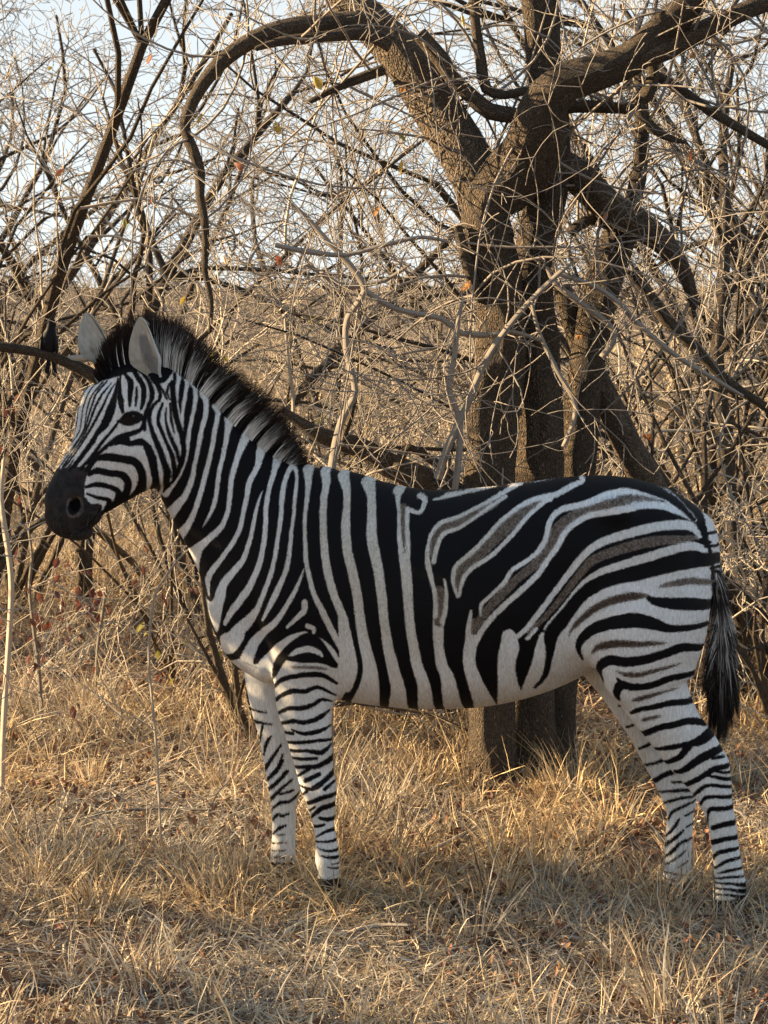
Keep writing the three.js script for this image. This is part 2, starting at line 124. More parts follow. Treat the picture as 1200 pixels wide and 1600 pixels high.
  ["body","u",[[0.54,1.168,0.0123],[0.432,1.167,0.0286],[0.352,1.153,0.0307],[0.282,1.131,0.0287],[0.231,1.106,0.0266],[0.201,1.074,0.0227],[0.161,1.021,0.0206],[0.121,0.968,0.0185],[0.079,0.92,0.0166],[0.042,0.886,0.0124]]],
  ["body","w",[[0.548,1.167,0.0115],[0.53,1.194,0.0212],[0.496,1.208,0.0269],[0.431,1.208,0.0268],[0.362,1.195,0.0268],[0.29,1.174,0.0249],[0.236,1.149,0.023],[0.191,1.105,0.0211],[0.151,1.052,0.0192],[0.121,1.011,0.0173],[0.094,0.974,0.0174],[0.054,0.92,0.0174],[0.035,0.896,0.0155]]],
  ["body","w",[[0.566,1.129,0.0173],[0.522,1.146,0.0249],[0.463,1.138,0.0267],[0.383,1.115,0.0267],[0.313,1.094,0.0229],[0.262,1.074,0.023],[0.216,1.044,0.0211],[0.182,1.006,0.0212],[0.146,0.958,0.0193],[0.109,0.916,0.0174],[0.092,0.896,0.0116]]],
  ["body","w",[[0.035,0.896,0.0155],[0.012,0.876,0.0155],[-0.008,0.86,0.0194]]],
  ["body","w",[[0.038,0.866,0.0136],[0.065,0.896,0.0116]]],
  ["body","w",[[-0.017,0.874,0.0428],[-0.016,0.839,0.0584],[-0.028,0.782,0.0528],[-0.028,0.722,0.0591],[-0.026,0.655,0.0797],[-0.03,0.597,0.0967]]],
  ["body","w",[[0.086,0.872,0.0272],[0.081,0.838,0.0389],[0.071,0.78,0.0469],[0.05,0.726,0.0472],[0.019,0.659,0.0399]]],
  ["body","k",[[0.093,0.865,0.0058],[0.104,0.844,0.0175],[0.1,0.79,0.0137],[0.085,0.739,0.0118],[0.055,0.701,0.0099]]],
  ["body","k",[[-1.356,1.61],[-1.338,1.626],[-1.274,1.643],[-1.23,1.658],[-1.192,1.656],[-1.135,1.621],[-1.106,1.652],[-1.108,1.702],[-1.128,1.753],[-1.254,1.763],[-1.352,1.713]]],
  ["body","k",[[0.551,1.178,0.0077],[0.607,1.176,0.0097]]],
  ["body","k",[[0.564,1.14,0.0096],[0.62,1.136,0.0098]]],
  ["body","k",[[0.58,1.074,0.0077],[0.628,1.067,0.0098]]],
  ["body","k",[[0.552,1.16,0.0115],[0.578,1.15,0.0077]]],
  ["body","k",[[0.576,1.109,0.0096],[0.602,1.089,0.0155]]],
  ["body","k",[[0.584,1.067,0.0077],[0.61,1.047,0.0136]]],
  ["body","k",[[0.581,1.031,0.0096],[0.602,1.017,0.0097]]],
  ["body","k",[[0.599,0.989,0.0117],[0.626,0.992,0.0117]]],
  ["body","k",[[0.603,0.948,0.0117],[0.627,0.943,0.0117]]],
  ["body","k",[[0.543,1.196,0.0096],[0.567,1.159,0.0096],[0.583,1.092,0.0077],[0.591,1.007,0.0136],[0.604,0.924,0.0137],[0.613,0.844,0.0176],[0.614,0.742,0.0196]]],
  ["body","w",[[0.209,1.351,0.006],[0.263,1.34,0.0118],[0.328,1.336,0.0079],[0.439,1.3,0.0097],[0.499,1.255,0.0097],[0.531,1.217,0.0116]]],
  ["body","k",[[0.181,1.348,0.0099],[0.245,1.334,0.0274],[0.333,1.326,0.0273],[0.421,1.299,0.0233],[0.48,1.265,0.0174],[0.529,1.218,0.0096]]],
  ["body","k",[[0.591,1.1,0.0367],[0.523,1.101,0.0421],[0.455,1.091,0.04],[0.374,1.071,0.04],[0.293,1.055,0.0401],[0.238,1.029,0.0403],[0.197,0.996,0.0385],[0.167,0.958,0.0386],[0.136,0.916,0.0445],[0.109,0.877,0.0426],[0.103,0.817,0.0234],[0.084,0.739,0.0157],[0.051,0.696,0.0099]]],
  ["body","s",[[0.595,1.028,0.0175],[0.525,1.044,0.0191],[0.475,1.04,0.0171],[0.426,1.031,0.0076]]],
  ["body","k",[[0.591,0.964,0.0273],[0.526,0.977,0.0362],[0.476,0.982,0.0342],[0.421,0.99,0.0247],[0.398,1.001,0.0095]]],
  ["body","d",[[0.406,1.007,0.019],[0.354,1.004,0.0248],[0.305,0.993,0.023],[0.253,0.97,0.0211],[0.206,0.932,0.0174],[0.17,0.893,0.0135],[0.16,0.868,0.0078]]],
  ["body","k",[[0.572,0.91,0.0153],[0.507,0.908,0.019],[0.462,0.91,0.0247],[0.407,0.927,0.0381],[0.356,0.933,0.0439],[0.294,0.922,0.0384],[0.243,0.903,0.0328],[0.205,0.87,0.0271],[0.189,0.836,0.0175],[0.2,0.795,0.0078]]],
  ["body","d",[[0.459,0.867,0.0095],[0.378,0.862,0.0172],[0.3,0.859,0.023],[0.252,0.843,0.0213],[0.229,0.819,0.0136]]],
  ["body","k",[[0.558,0.84,0.0211],[0.504,0.849,0.0267],[0.459,0.835,0.0267],[0.399,0.816,0.0286],[0.337,0.805,0.0307],[0.284,0.806,0.0309],[0.253,0.775,0.0234],[0.264,0.733,0.0078]]],
  ["near","d",[[0.504,0.801,0.0057],[0.429,0.781,0.0115],[0.378,0.767,0.0134],[0.337,0.766,0.0154],[0.304,0.775,0.0077]]],
  ["near","k",[[0.536,0.76,0.0173],[0.469,0.754,0.021],[0.409,0.732,0.021],[0.357,0.727,0.023],[0.321,0.731,0.0289],[0.308,0.703,0.0232],[0.314,0.682,0.0078]]],
  ["near","k",[[0.323,0.736,0.0193],[0.311,0.751,0.0077]]],
  ["near","d",[[0.497,0.72,0.0038],[0.443,0.709,0.0077],[0.403,0.697,0.0134],[0.354,0.681,0.0173]]],
  ["near","k",[[0.54,0.674,0.0174],[0.468,0.674,0.0192],[0.42,0.663,0.0173],[0.376,0.652,0.0154],[0.35,0.637,0.0116]]],
  ["near","d",[[0.443,0.636,0.0038],[0.411,0.627,0.0115],[0.381,0.615,0.0116]]],
  ["near","k",[[0.576,0.603,0.0174],[0.523,0.616,0.0211],[0.476,0.606,0.0211],[0.432,0.595,0.0193],[0.383,0.565,0.0214]]],
  ["near","k",[[0.414,0.519,0.0078],[0.469,0.533,0.0174],[0.516,0.545,0.0173],[0.555,0.552,0.0288],[0.591,0.578,0.0329]]],
  ["near","k",[[0.524,0.539,0.025],[0.499,0.506,0.0193],[0.472,0.488,0.0174],[0.446,0.476,0.0117]]],
  ["near","k",[[0.627,0.529,0.0213],[0.588,0.514,0.0269],[0.548,0.491,0.025],[0.507,0.459,0.0193],[0.484,0.451,0.0136]]],
  ["near","k",[[0.653,0.478,0.0154],[0.604,0.468,0.0173],[0.566,0.444,0.0173],[0.513,0.408,0.0155]]],
  ["near","k",[[0.628,0.504,0.0096],[0.596,0.5,0.0096]]],
  ["near","k",[[0.659,0.453,0.0097],[0.606,0.461,0.0077]]],
  ["near","k",[[0.663,0.428,0.0116],[0.614,0.441,0.0115],[0.577,0.447,0.0058]]],
  ["near","k",[[0.667,0.405,0.0097],[0.595,0.417,0.0116],[0.566,0.406,0.0135],[0.536,0.372,0.0078]]],
  ["near","k",[[0.668,0.376,0.0116],[0.603,0.381,0.0116],[0.574,0.373,0.0116],[0.558,0.343,0.0058]]],
  ["near","k",[[0.672,0.346,0.0135],[0.625,0.343,0.0154],[0.592,0.34,0.0154],[0.584,0.317,0.0077],[0.584,0.275,0.0039]]],
  ["near","k",[[0.681,0.298,0.0155],[0.635,0.295,0.0174],[0.6,0.28,0.0155]]],
  ["near","k",[[0.689,0.25,0.0136],[0.639,0.249,0.0154],[0.593,0.231,0.0156]]],
  ["near","k",[[0.694,0.218,0.0077],[0.644,0.213,0.0135],[0.611,0.198,0.0116],[0.599,0.171,0.0058]]],
  ["near","k",[[0.698,0.188,0.0077],[0.648,0.182,0.0116],[0.602,0.149,0.0078]]],
  ["near","k",[[0.703,0.157,0.0058],[0.655,0.152,0.0097],[0.616,0.138,0.0039]]],
  ["near","k",[[0.707,0.129,0.0058],[0.655,0.131,0.0077],[0.606,0.119,0.0039]]],
  ["near","k",[[0.711,0.101,0.0174],[0.655,0.111,0.0077],[0.604,0.105,0.0039]]],
  ["near","k",[[0.708,0.082,0.0174],[0.65,0.093,0.0077],[0.605,0.088,0.0058]]],
  ["near","k",[[0.704,0.063,0.0175],[0.654,0.075,0.0077],[0.605,0.069,0.0058]]],
  ["near","h",[[0.576,0.044],[0.731,0.065],[0.733,-0.017],[0.579,-0.013]]],
  ["near","k",[[-0.777,0.694,0.0041],[-0.759,0.747,0.0164],[-0.722,0.794,0.0223],[-0.679,0.831,0.0243],[-0.643,0.849,0.0242],[-0.613,0.834,0.0242],[-0.589,0.799,0.0222],[-0.563,0.761,0.0182]]],
  ["near","k",[[-0.716,0.778,0.0142],[-0.664,0.776,0.0202],[-0.61,0.775,0.0182],[-0.563,0.755,0.0141]]],
  ["near","s",[[-0.706,0.75,0.0081],[-0.631,0.752,0.0101],[-0.586,0.746,0.0081]]],
  ["near","k",[[-0.772,0.671,0.0103],[-0.736,0.705,0.0143],[-0.686,0.722,0.0162],[-0.638,0.729,0.0182],[-0.6,0.724,0.0162],[-0.566,0.695,0.0101]]],
  ["near","k",[[-0.774,0.624,0.0103],[-0.731,0.658,0.0143],[-0.698,0.672,0.0163],[-0.659,0.673,0.0142],[-0.619,0.685,0.0122],[-0.575,0.653,0.0061]]],
  ["near","k",[[-0.762,0.588,0.0082],[-0.717,0.614,0.0143],[-0.675,0.617,0.0163],[-0.641,0.627,0.0142],[-0.611,0.644,0.0122],[-0.585,0.633,0.0041]]],
  ["near","k",[[-0.751,0.558,0.0103],[-0.704,0.574,0.0143],[-0.662,0.572,0.0143],[-0.623,0.585,0.0163],[-0.592,0.607,0.0061]]],
  ["near","k",[[-0.707,0.546,0.0061],[-0.671,0.536,0.0122],[-0.624,0.542,0.0143],[-0.591,0.556,0.0061]]],
  ["near","k",[[-0.744,0.529,0.0082],[-0.705,0.534,0.0123]]],
  ["near","k",[[-0.728,0.5,0.0103],[-0.663,0.508,0.0122],[-0.619,0.513,0.0102],[-0.58,0.509,0.0082]]],
  ["near","k",[[-0.724,0.472,0.0103],[-0.662,0.48,0.0123],[-0.615,0.474,0.0163],[-0.588,0.497,0.0062]]],
  ["near","k",[[-0.72,0.449,0.0082],[-0.665,0.453,0.0123],[-0.629,0.456,0.0102]]],
  ["near","k",[[-0.578,0.458,0.0185],[-0.625,0.431,0.0163],[-0.663,0.428,0.0123],[-0.71,0.419,0.0103]]],
  ["near","k",[[-0.653,0.423,0.0123],[-0.696,0.391,0.0082]]],
  ["near","k",[[-0.623,0.405,0.0143],[-0.667,0.382,0.0143]]],
  ["near","k",[[-0.576,0.416,0.0164],[-0.606,0.384,0.0163],[-0.632,0.365,0.0184],[-0.653,0.357,0.0123],[-0.69,0.363,0.0062]]],
  ["near","k",[[-0.574,0.383,0.0082],[-0.603,0.36,0.0123]]],
  ["near","k",[[-0.66,0.35,0.0102],[-0.679,0.334,0.0062]]],
  ["near","k",[[-0.565,0.341,0.0123],[-0.605,0.334,0.0164],[-0.661,0.308,0.0144]]],
  ["near","k",[[-0.637,0.299,0.0082],[-0.663,0.279,0.0082]]],
  ["near","k",[[-0.571,0.306,0.0164],[-0.614,0.296,0.0164],[-0.654,0.26,0.0082]]],
  ["near","k",[[-0.578,0.26,0.0123],[-0.598,0.259,0.0143],[-0.623,0.264,0.0103]]],
  ["near","k",[[-0.61,0.241,0.0103],[-0.646,0.231,0.0103]]],
  ["near","k",[[-0.572,0.223,0.0103],[-0.602,0.22,0.0103],[-0.639,0.197,0.0041]]],
  ["near","k",[[-0.566,0.189,0.0103],[-0.598,0.187,0.0082],[-0.65,0.182,0.0041]]],
  ["near","k",[[-0.564,0.159,0.0103],[-0.596,0.157,0.0082],[-0.635,0.165,0.0021]]],
  ["near","k",[[-0.562,0.135,0.0082],[-0.586,0.136,0.0103],[-0.627,0.142,0.0021]]],
  ["near","k",[[-0.566,0.114,0.0041],[-0.586,0.116,0.0041]]],
  ["near","k",[[-0.559,0.096,0.0062],[-0.597,0.106,0.0041]]],
  ["near","h",[[-0.668,0.062],[-0.537,0.063],[-0.532,-0.003],[-0.656,0.004]]],
  ["far","k",[[0.297,0.609,0.006],[0.312,0.615,0.006]]],
  ["far","k",[[0.321,0.538,0.0081],[0.342,0.548,0.008]]],
  ["far","k",[[0.36,0.468,0.0081],[0.401,0.493,0.012]]],
  ["far","k",[[0.38,0.414,0.0081],[0.438,0.438,0.01]]],
  ["far","k",[[0.486,0.406,0.016],[0.446,0.392,0.0161],[0.409,0.364,0.0162]]],
  ["far","k",[[0.526,0.343,0.01],[0.473,0.34,0.01],[0.423,0.329,0.0061]]],
  ["far","k",[[0.51,0.37,0.01],[0.466,0.368,0.006]]],
  ["far","k",[[0.533,0.32,0.006],[0.489,0.316,0.01],[0.438,0.293,0.0081]]],
  ["far","k",[[0.542,0.308,0.004],[0.499,0.289,0.01],[0.467,0.267,0.0101],[0.455,0.238,0.004]]],
  ["far","k",[[0.539,0.274,0.006],[0.508,0.259,0.006]]],
  ["far","k",[[0.49,0.248,0.006],[0.474,0.219,0.0101],[0.447,0.185,0.0061]]],
  ["far","k",[[0.539,0.232,0.0081],[0.514,0.222,0.006]]],
  ["far","k",[[0.504,0.212,0.006],[0.482,0.189,0.0121],[0.441,0.152,0.0081]]],
  ["far","k",[[0.536,0.185,0.0061],[0.497,0.171,0.0101],[0.475,0.147,0.0121],[0.44,0.114,0.0061]]],
  ["far","k",[[0.513,0.147,0.004],[0.483,0.12,0.006],[0.44,0.089,0.0041]]],
  ["far","k",[[0.521,0.11,0.004],[0.488,0.09,0.004]]],
  ["far","k",[[0.44,0.07,0.0061],[0.484,0.069,0.004],[0.529,0.061,0.0081]]],
  ["far","k",[[0.434,0.052,0.0061],[0.484,0.047,0.004],[0.53,0.036,0.0061]]],
  ["far","k",[[0.429,0.033,0.0061],[0.491,0.03,0.006],[0.538,0.022,0.0061]]],
  ["far","k",[[-0.901,0.554,0.0086],[-0.838,0.552,0.0042]]],
  ["far","k",[[-0.886,0.515,0.0128],[-0.821,0.513,0.0042]]],
  ["far","k",[[-0.855,0.504,0.0085],[-0.87,0.449,0.0086]]],
  ["far","k",[[-0.824,0.474,0.0064],[-0.841,0.451,0.0128],[-0.856,0.404,0.0064]]],
  ["far","k",[[-0.793,0.445,0.0064],[-0.817,0.41,0.0106],[-0.854,0.358,0.0128]]],
  ["far","k",[[-0.788,0.411,0.0064],[-0.807,0.366,0.0085]]],
  ["far","k",[[-0.829,0.392,0.0128],[-0.859,0.344,0.0086]]],
  ["far","k",[[-0.788,0.394,0.0085],[-0.809,0.361,0.0149],[-0.857,0.312,0.0086]]],
  ["far","k",[[-0.776,0.357,0.0128],[-0.798,0.33,0.0128],[-0.851,0.282,0.0129]]],
  ["far","k",[[-0.759,0.329,0.0064],[-0.792,0.301,0.0106],[-0.845,0.248,0.0129]]],
  ["far","k",[[-0.757,0.293,0.0085],[-0.798,0.282,0.0085]]],
  ["far","k",[[-0.743,0.279,0.0064],[-0.767,0.257,0.0106],[-0.8,0.251,0.0107],[-0.839,0.216,0.0064]]],
  ["far","k",[[-0.773,0.215,0.0064],[-0.795,0.207,0.0107],[-0.81,0.21,0.0107],[-0.836,0.179,0.0043]]],
  ["far","k",[[-0.782,0.174,0.0064],[-0.803,0.165,0.0107],[-0.83,0.141,0.0043]]],
  ["far","k",[[-0.788,0.144,0.0043],[-0.808,0.141,0.0043]]],
  ["far","k",[[-0.782,0.118,0.0043],[-0.832,0.111,0.0043]]],
  ["far","k",[[-0.786,0.091,0.0043],[-0.832,0.086,0.0043]]],
  ["far","k",[[-0.784,0.068,0.0064],[-0.823,0.067,0.0043]]],
  ["far","k",[[-0.749,0.044,0.0064],[-0.796,0.046,0.0086],[-0.847,0.042,0.0086]]],
  ["far","k",[[-0.749,0.028,0.0064],[-0.797,0.031,0.0086],[-0.845,0.032,0.0086]]],
  ["far","h",[[0.43,0.015],[0.56,0.012],[0.562,-0.043],[0.432,-0.047]]],
  ["far","h",[[-0.867,0.012],[-0.719,0.016],[-0.714,-0.056],[-0.852,-0.048]]],
  ["body","m",[[-1.553,1.251],[-1.537,1.287],[-1.499,1.341],[-1.444,1.354],[-1.421,1.357],[-1.373,1.36],[-1.363,1.346],[-1.37,1.316],[-1.372,1.291],[-1.369,1.266],[-1.351,1.244],[-1.323,1.242],[-1.324,1.214],[-1.334,1.178],[-1.348,1.143],[-1.386,1.097],[-1.432,1.089],[-1.472,1.106],[-1.517,1.149],[-1.55,1.203]]],
  ["body","m",[[-1.436,1.342,0.0149],[-1.422,1.365,0.007],[-1.41,1.383,0.0013]]],
  ["body","m",[[-1.414,1.343,0.0148],[-1.399,1.366,0.0065],[-1.386,1.384,0.0013]]],
  ["body","m",[[-1.392,1.343,0.0139],[-1.379,1.364,0.0057],[-1.37,1.378,0.0013]]],
  ["body","m",[[-1.458,1.335,0.0149],[-1.444,1.358,0.007],[-1.433,1.376,0.0013]]],
  ["body","m",[[-1.484,1.325,0.0149],[-1.469,1.346,0.007],[-1.456,1.364,0.0013]]],
  ["body","m",[[-1.502,1.312,0.0149],[-1.49,1.333,0.007],[-1.478,1.351,0.0013]]],
  ["body","m",[[-1.374,1.336,0.0087],[-1.365,1.353,0.0039],[-1.359,1.367,0.0009]]],
  ["body","k",[[-1.361,1.344,0.0078],[-1.349,1.365,0.0113],[-1.331,1.386,0.0148],[-1.296,1.392,0.0251],[-1.245,1.386,0.0259],[-1.206,1.377,0.0268],[-1.188,1.347,0.0268],[-1.191,1.312,0.0277],[-1.208,1.28,0.0278],[-1.232,1.255,0.0262],[-1.243,1.24,0.0218]]],
  ["body","k",[[-1.358,1.337,0.013],[-1.331,1.348,0.02],[-1.289,1.341,0.0217],[-1.252,1.335,0.0234],[-1.236,1.312,0.0234],[-1.244,1.282,0.0217],[-1.265,1.246,0.0192],[-1.283,1.223,0.0157]]],
  ["body","k",[[-1.367,1.297,0.0096],[-1.332,1.305,0.0156],[-1.291,1.296,0.0174],[-1.269,1.282,0.0182],[-1.274,1.258,0.0174],[-1.298,1.225,0.0166],[-1.309,1.208,0.0131]]],
  ["body","k",[[-1.364,1.276,0.0061],[-1.333,1.264,0.0104],[-1.3,1.255,0.0157],[-1.304,1.235,0.0157],[-1.322,1.208,0.0131]]],
  ["body","k",[[-1.287,1.427,0.0043],[-1.274,1.434,0.0104],[-1.25,1.448,0.0346],[-1.222,1.44,0.0268],[-1.18,1.439,0.0207],[-1.158,1.406,0.0259],[-1.148,1.359,0.0242],[-1.15,1.311,0.0217],[-1.174,1.274,0.0193],[-1.181,1.255,0.0149]]],
  ["body","w",[[-1.218,1.45,0.0095],[-1.196,1.457,0.0103],[-1.176,1.463,0.0112],[-1.164,1.448,0.0112]]],
  ["body","k",[[-1.265,1.456,0.0086],[-1.243,1.461,0.0173],[-1.218,1.467,0.0164],[-1.19,1.48,0.0129],[-1.18,1.507,0.0121],[-1.175,1.535,0.0103],[-1.167,1.56,0.0147]]],
  ["body","k",[[-1.136,1.573,0.0078],[-1.157,1.548,0.0112],[-1.164,1.515,0.0121],[-1.155,1.478,0.0138],[-1.136,1.431,0.0172],[-1.12,1.385,0.0198],[-1.112,1.345,0.0199],[-1.123,1.31,0.0156],[-1.143,1.275,0.0061]]],
  ["body","k",[[-1.126,1.56,0.0077],[-1.135,1.531,0.0108],[-1.136,1.502,0.0121],[-1.125,1.473,0.0108],[-1.111,1.44,0.0108],[-1.097,1.406,0.0121],[-1.091,1.367,0.013],[-1.097,1.332,0.0087],[-1.108,1.31,0.0043]]],
  ["body","k",[[-1.114,1.548,0.0043],[-1.115,1.519,0.006],[-1.11,1.486,0.0086],[-1.096,1.448,0.0121],[-1.081,1.41,0.0108],[-1.078,1.379,0.0078]]],
  ["body","k",[[-1.103,1.56,0.0052],[-1.097,1.502,0.0077],[-1.088,1.466,0.0034]]],
  ["body","k",[[-1.1,1.626,0.0129],[-1.094,1.585,0.0172],[-1.085,1.522,0.0172],[-1.068,1.46,0.0155],[-1.062,1.409,0.0164],[-1.077,1.358,0.0147],[-1.103,1.314,0.0095],[-1.143,1.276,0.0052]]],
  ["body","k",[[-1.275,1.636,0.0069],[-1.279,1.589,0.0147],[-1.286,1.544,0.0303],[-1.305,1.498,0.0269],[-1.336,1.46,0.0156],[-1.363,1.424,0.0113],[-1.395,1.385,0.0096],[-1.423,1.349,0.007]]],
  ["body","k",[[-1.284,1.622,0.0035],[-1.301,1.589,0.0069],[-1.316,1.548,0.0095],[-1.337,1.51,0.0096],[-1.36,1.472,0.0087],[-1.383,1.438,0.007],[-1.41,1.399,0.0061],[-1.438,1.361,0.0052]]],
  ["body","k",[[-1.298,1.621,0.0043],[-1.322,1.588,0.0078],[-1.34,1.551,0.0083],[-1.356,1.509,0.0074],[-1.374,1.467,0.0065],[-1.398,1.429,0.0057],[-1.427,1.39,0.0052],[-1.45,1.359,0.0044]]],
  ["body","k",[[-1.315,1.627,0.007],[-1.341,1.592,0.0078],[-1.353,1.555,0.007],[-1.365,1.517,0.0061],[-1.375,1.48,0.0052],[-1.399,1.441,0.0052],[-1.433,1.396,0.0048],[-1.459,1.36,0.0044]]],
  ["body","k",[[-1.331,1.623,0.007],[-1.356,1.586,0.0061],[-1.37,1.546,0.0052],[-1.375,1.509,0.0044],[-1.382,1.471,0.0039],[-1.414,1.428,0.0039],[-1.447,1.393,0.0039]]],
  ["body","k",[[-1.353,1.629,0.0061],[-1.372,1.591,0.0057],[-1.387,1.545,0.0052],[-1.391,1.508,0.0044],[-1.397,1.47,0.0039],[-1.433,1.426,0.0039],[-1.463,1.392,0.004]]],
  ["body","k",[[-1.362,1.638,0.0053],[-1.39,1.595,0.0053],[-1.409,1.544,0.0048],[-1.409,1.507,0.0044],[-1.419,1.469,0.0039],[-1.446,1.426,0.0039],[-1.473,1.393,0.0039]]],
  ["body","k",[[-1.261,1.506,0.0086],[-1.274,1.484,0.0086],[-1.304,1.45,0.0104],[-1.335,1.412,0.0122],[-1.362,1.378,0.0113],[-1.384,1.353,0.0096]]],
  ["body","k",[[-1.318,1.477,0.0043],[-1.34,1.443,0.0096],[-1.368,1.409,0.0104],[-1.394,1.375,0.0096],[-1.407,1.356,0.007]]],
  ["body","k",[[-1.267,1.455,0.0069],[-1.296,1.429,0.0139],[-1.322,1.408,0.0113],[-1.349,1.382,0.0087],[-1.361,1.363,0.0087],[-1.368,1.347,0.0061]]],
  ["body","k",[[-1.267,1.647,0.0043],[-1.265,1.597,0.0147],[-1.256,1.565,0.0199],[-1.246,1.534,0.0112]]],
  ["body","k",[[-1.256,1.653,0.0061],[-1.231,1.627,0.019],[-1.229,1.594,0.0182],[-1.225,1.552,0.0078]]],
  ["body","k",[[-1.209,1.61,0.0069],[-1.208,1.581,0.0095],[-1.207,1.554,0.006]]],
  ["body","k",[[-1.233,1.67,0.0095],[-1.209,1.643,0.0164],[-1.187,1.611,0.0173],[-1.185,1.573,0.0164],[-1.19,1.544,0.0086]]],
  ["body","k",[[-1.222,1.676,0.0087],[-1.19,1.65,0.0104],[-1.165,1.617,0.0129],[-1.158,1.582,0.0164],[-1.17,1.549,0.0112],[-1.175,1.512,0.0086],[-1.177,1.478,0.0095]]],
  ["body","k",[[-1.188,1.664,0.0061],[-1.153,1.627,0.0103],[-1.134,1.594,0.0112],[-1.136,1.569,0.0095]]],
  ["body","k",[[-1.168,1.648,0.0052],[-1.131,1.609,0.0069],[-1.112,1.573,0.0052]]],
  ["body","e",[[-1.261,1.502],[-1.245,1.526],[-1.224,1.537],[-1.199,1.536],[-1.181,1.522],[-1.189,1.507],[-1.203,1.497],[-1.226,1.491],[-1.248,1.495]]],
  ["body","k",[[-1.107,1.623,0.006],[-1.113,1.598,0.0077],[-1.104,1.573,0.0043]]],
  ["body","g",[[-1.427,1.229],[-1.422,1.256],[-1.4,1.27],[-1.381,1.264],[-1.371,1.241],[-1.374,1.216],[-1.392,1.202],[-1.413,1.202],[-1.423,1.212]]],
  ["body","n",[[-1.419,1.229],[-1.416,1.25],[-1.4,1.26],[-1.387,1.254],[-1.38,1.237],[-1.388,1.219],[-1.402,1.21],[-1.413,1.215]]],  // nostril: dark skin, with the darkness of its hollow painted in
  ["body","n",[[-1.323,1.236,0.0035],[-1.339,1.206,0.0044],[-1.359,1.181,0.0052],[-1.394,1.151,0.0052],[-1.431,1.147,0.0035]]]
];
// ---- zebra: body field. Each chain is a row of stations [x, y, half height, z, half width] in metres, in the zebra's own axes (x to the tail, y up, z to its left flank)
function sampleChain(st, sub = 6) {
  const out = [], n = st.length, g = (i) => st[Math.max(0, Math.min(n - 1, i))];
  for (let i = 0; i < n - 1; i++) for (let k = 0; k < sub; k++) {
    const t = k / sub, a = g(i - 1), b = g(i), c = g(i + 1), d = g(i + 2), p = [];
    for (let j = 0; j < 5; j++) p.push(0.5 * (2 * b[j] + (c[j] - a[j]) * t + (2 * a[j] - 5 * b[j] + 4 * c[j] - d[j]) * t * t + (3 * b[j] - a[j] - 3 * c[j] + d[j]) * t * t * t));
    out.push(p);
  }
  out.push([...st[n - 1]]);
  return out;
}
const CAP = { torso: [0.6, 0.42], neck: [0.8, 0.5], head: [0.62, 0.8], chest: [1, 1], fore_near: [0.6, 0.2], fore_far: [0.6, 0.2], hind_near: [0.9, 0.2], hind_far: [0.9, 0.2], dock: [1, 1] };
const ORDER = Object.keys(CAP), BLEND = { torso: 0, neck: 0.075, chest: 0.06, head: 0.02, fore_near: 0.045, fore_far: 0.045, hind_near: 0.06, hind_far: 0.06, dock: 0.03 };
const LINES = ORDER.map((k) => sampleChain(STATIONS[k]));
function column(x, y, col) {
  for (let c = 0; c < ORDER.length; c++) {
    const L = LINES[c]; let best = 1e9, bi = 0, bt = 0;
    for (let i = 0; i < L.length - 1; i++) {
      const a = L[i], b = L[i + 1], ex = b[0] - a[0], ey = b[1] - a[1], l2 = ex * ex + ey * ey;
      let t = ((x - a[0]) * ex + (y - a[1]) * ey) / l2; t = t < 0 ? 0 : t > 1 ? 1 : t;
      const dx = x - a[0] - ex * t, dy = y - a[1] - ey * t, d = dx * dx + dy * dy;
      if (d < best) { best = d; bi = i; bt = t; }
    }
    const a = L[bi], b = L[bi + 1], m = (j) => a[j] + (b[j] - a[j]) * bt;
    const ex = b[0] - a[0], ey = b[1] - a[1], l = Math.hypot(ex, ey);
    const px = x - m(0), py = y - m(1), s = (px * ex + py * ey) / l, n = (px * -ey + py * ex) / l;
    const h = m(2), cap = h * CAP[ORDER[c]][bi === 0 && bt === 0 ? 0 : 1], o = c * 5;
    col[o] = n; col[o + 1] = s / cap; col[o + 2] = h; col[o + 3] = m(3); col[o + 4] = m(4); col[45 + c] = cap;
  }
}
const smin = (a, b, k) => { const h = Math.max(k - Math.abs(a - b), 0) / k; return Math.min(a, b) - h * h * k * 0.25; };
const smax = (a, b, k) => -smin(-a, -b, k);
let winner = 0;
function fieldAt(col, z, mask = 511) {
  let d = 1e3, bd = 1e3;
  for (let c = 0; c < 9; c++) {
    if (!(mask & (1 << c))) continue;
    const o = c * 5, h = col[o + 2], w = col[o + 4], dz = z - col[o + 3];
    const a = col[o] / h, b = dz / w, e = col[o + 1], k0 = Math.sqrt(a * a + b * b + e * e);
    const g = Math.sqrt((a / h) ** 2 + (b / w) ** 2 + (e / col[45 + c]) ** 2);
    const v = g < 1e-6 ? -Math.min(h, w) : k0 * (k0 - 1) / g;
    if (v < bd) { bd = v; winner = c; }
    d = d > 900 ? v : smin(d, v, BLEND[ORDER[c]]);
  }
  return d;
}
const ball = (x, y, z, b) => { const a = (x - b[0]) / b[3], c = (y - b[1]) / b[4], e = (z - b[2]) / b[5], k = Math.sqrt(a * a + c * c + e * e), g = Math.sqrt((a / b[3]) ** 2 + (c / b[4]) ** 2 + (e / b[5]) ** 2); return g < 1e-6 ? -0.01 : k * (k - 1) / g; };
function details(d, x, y, z) {
  for (const b of BUMPS) d = smin(d, ball(x, y, z, b), b[6]);
  for (const b of DENTS) d = smax(d, -ball(x, y, z, b), b[6]);
  return d;
}
const scratch = new Float64Array(64);
function sdf(x, y, z, mask) { column(x, y, scratch); return details(fieldAt(scratch, z, mask), x, y, z); }
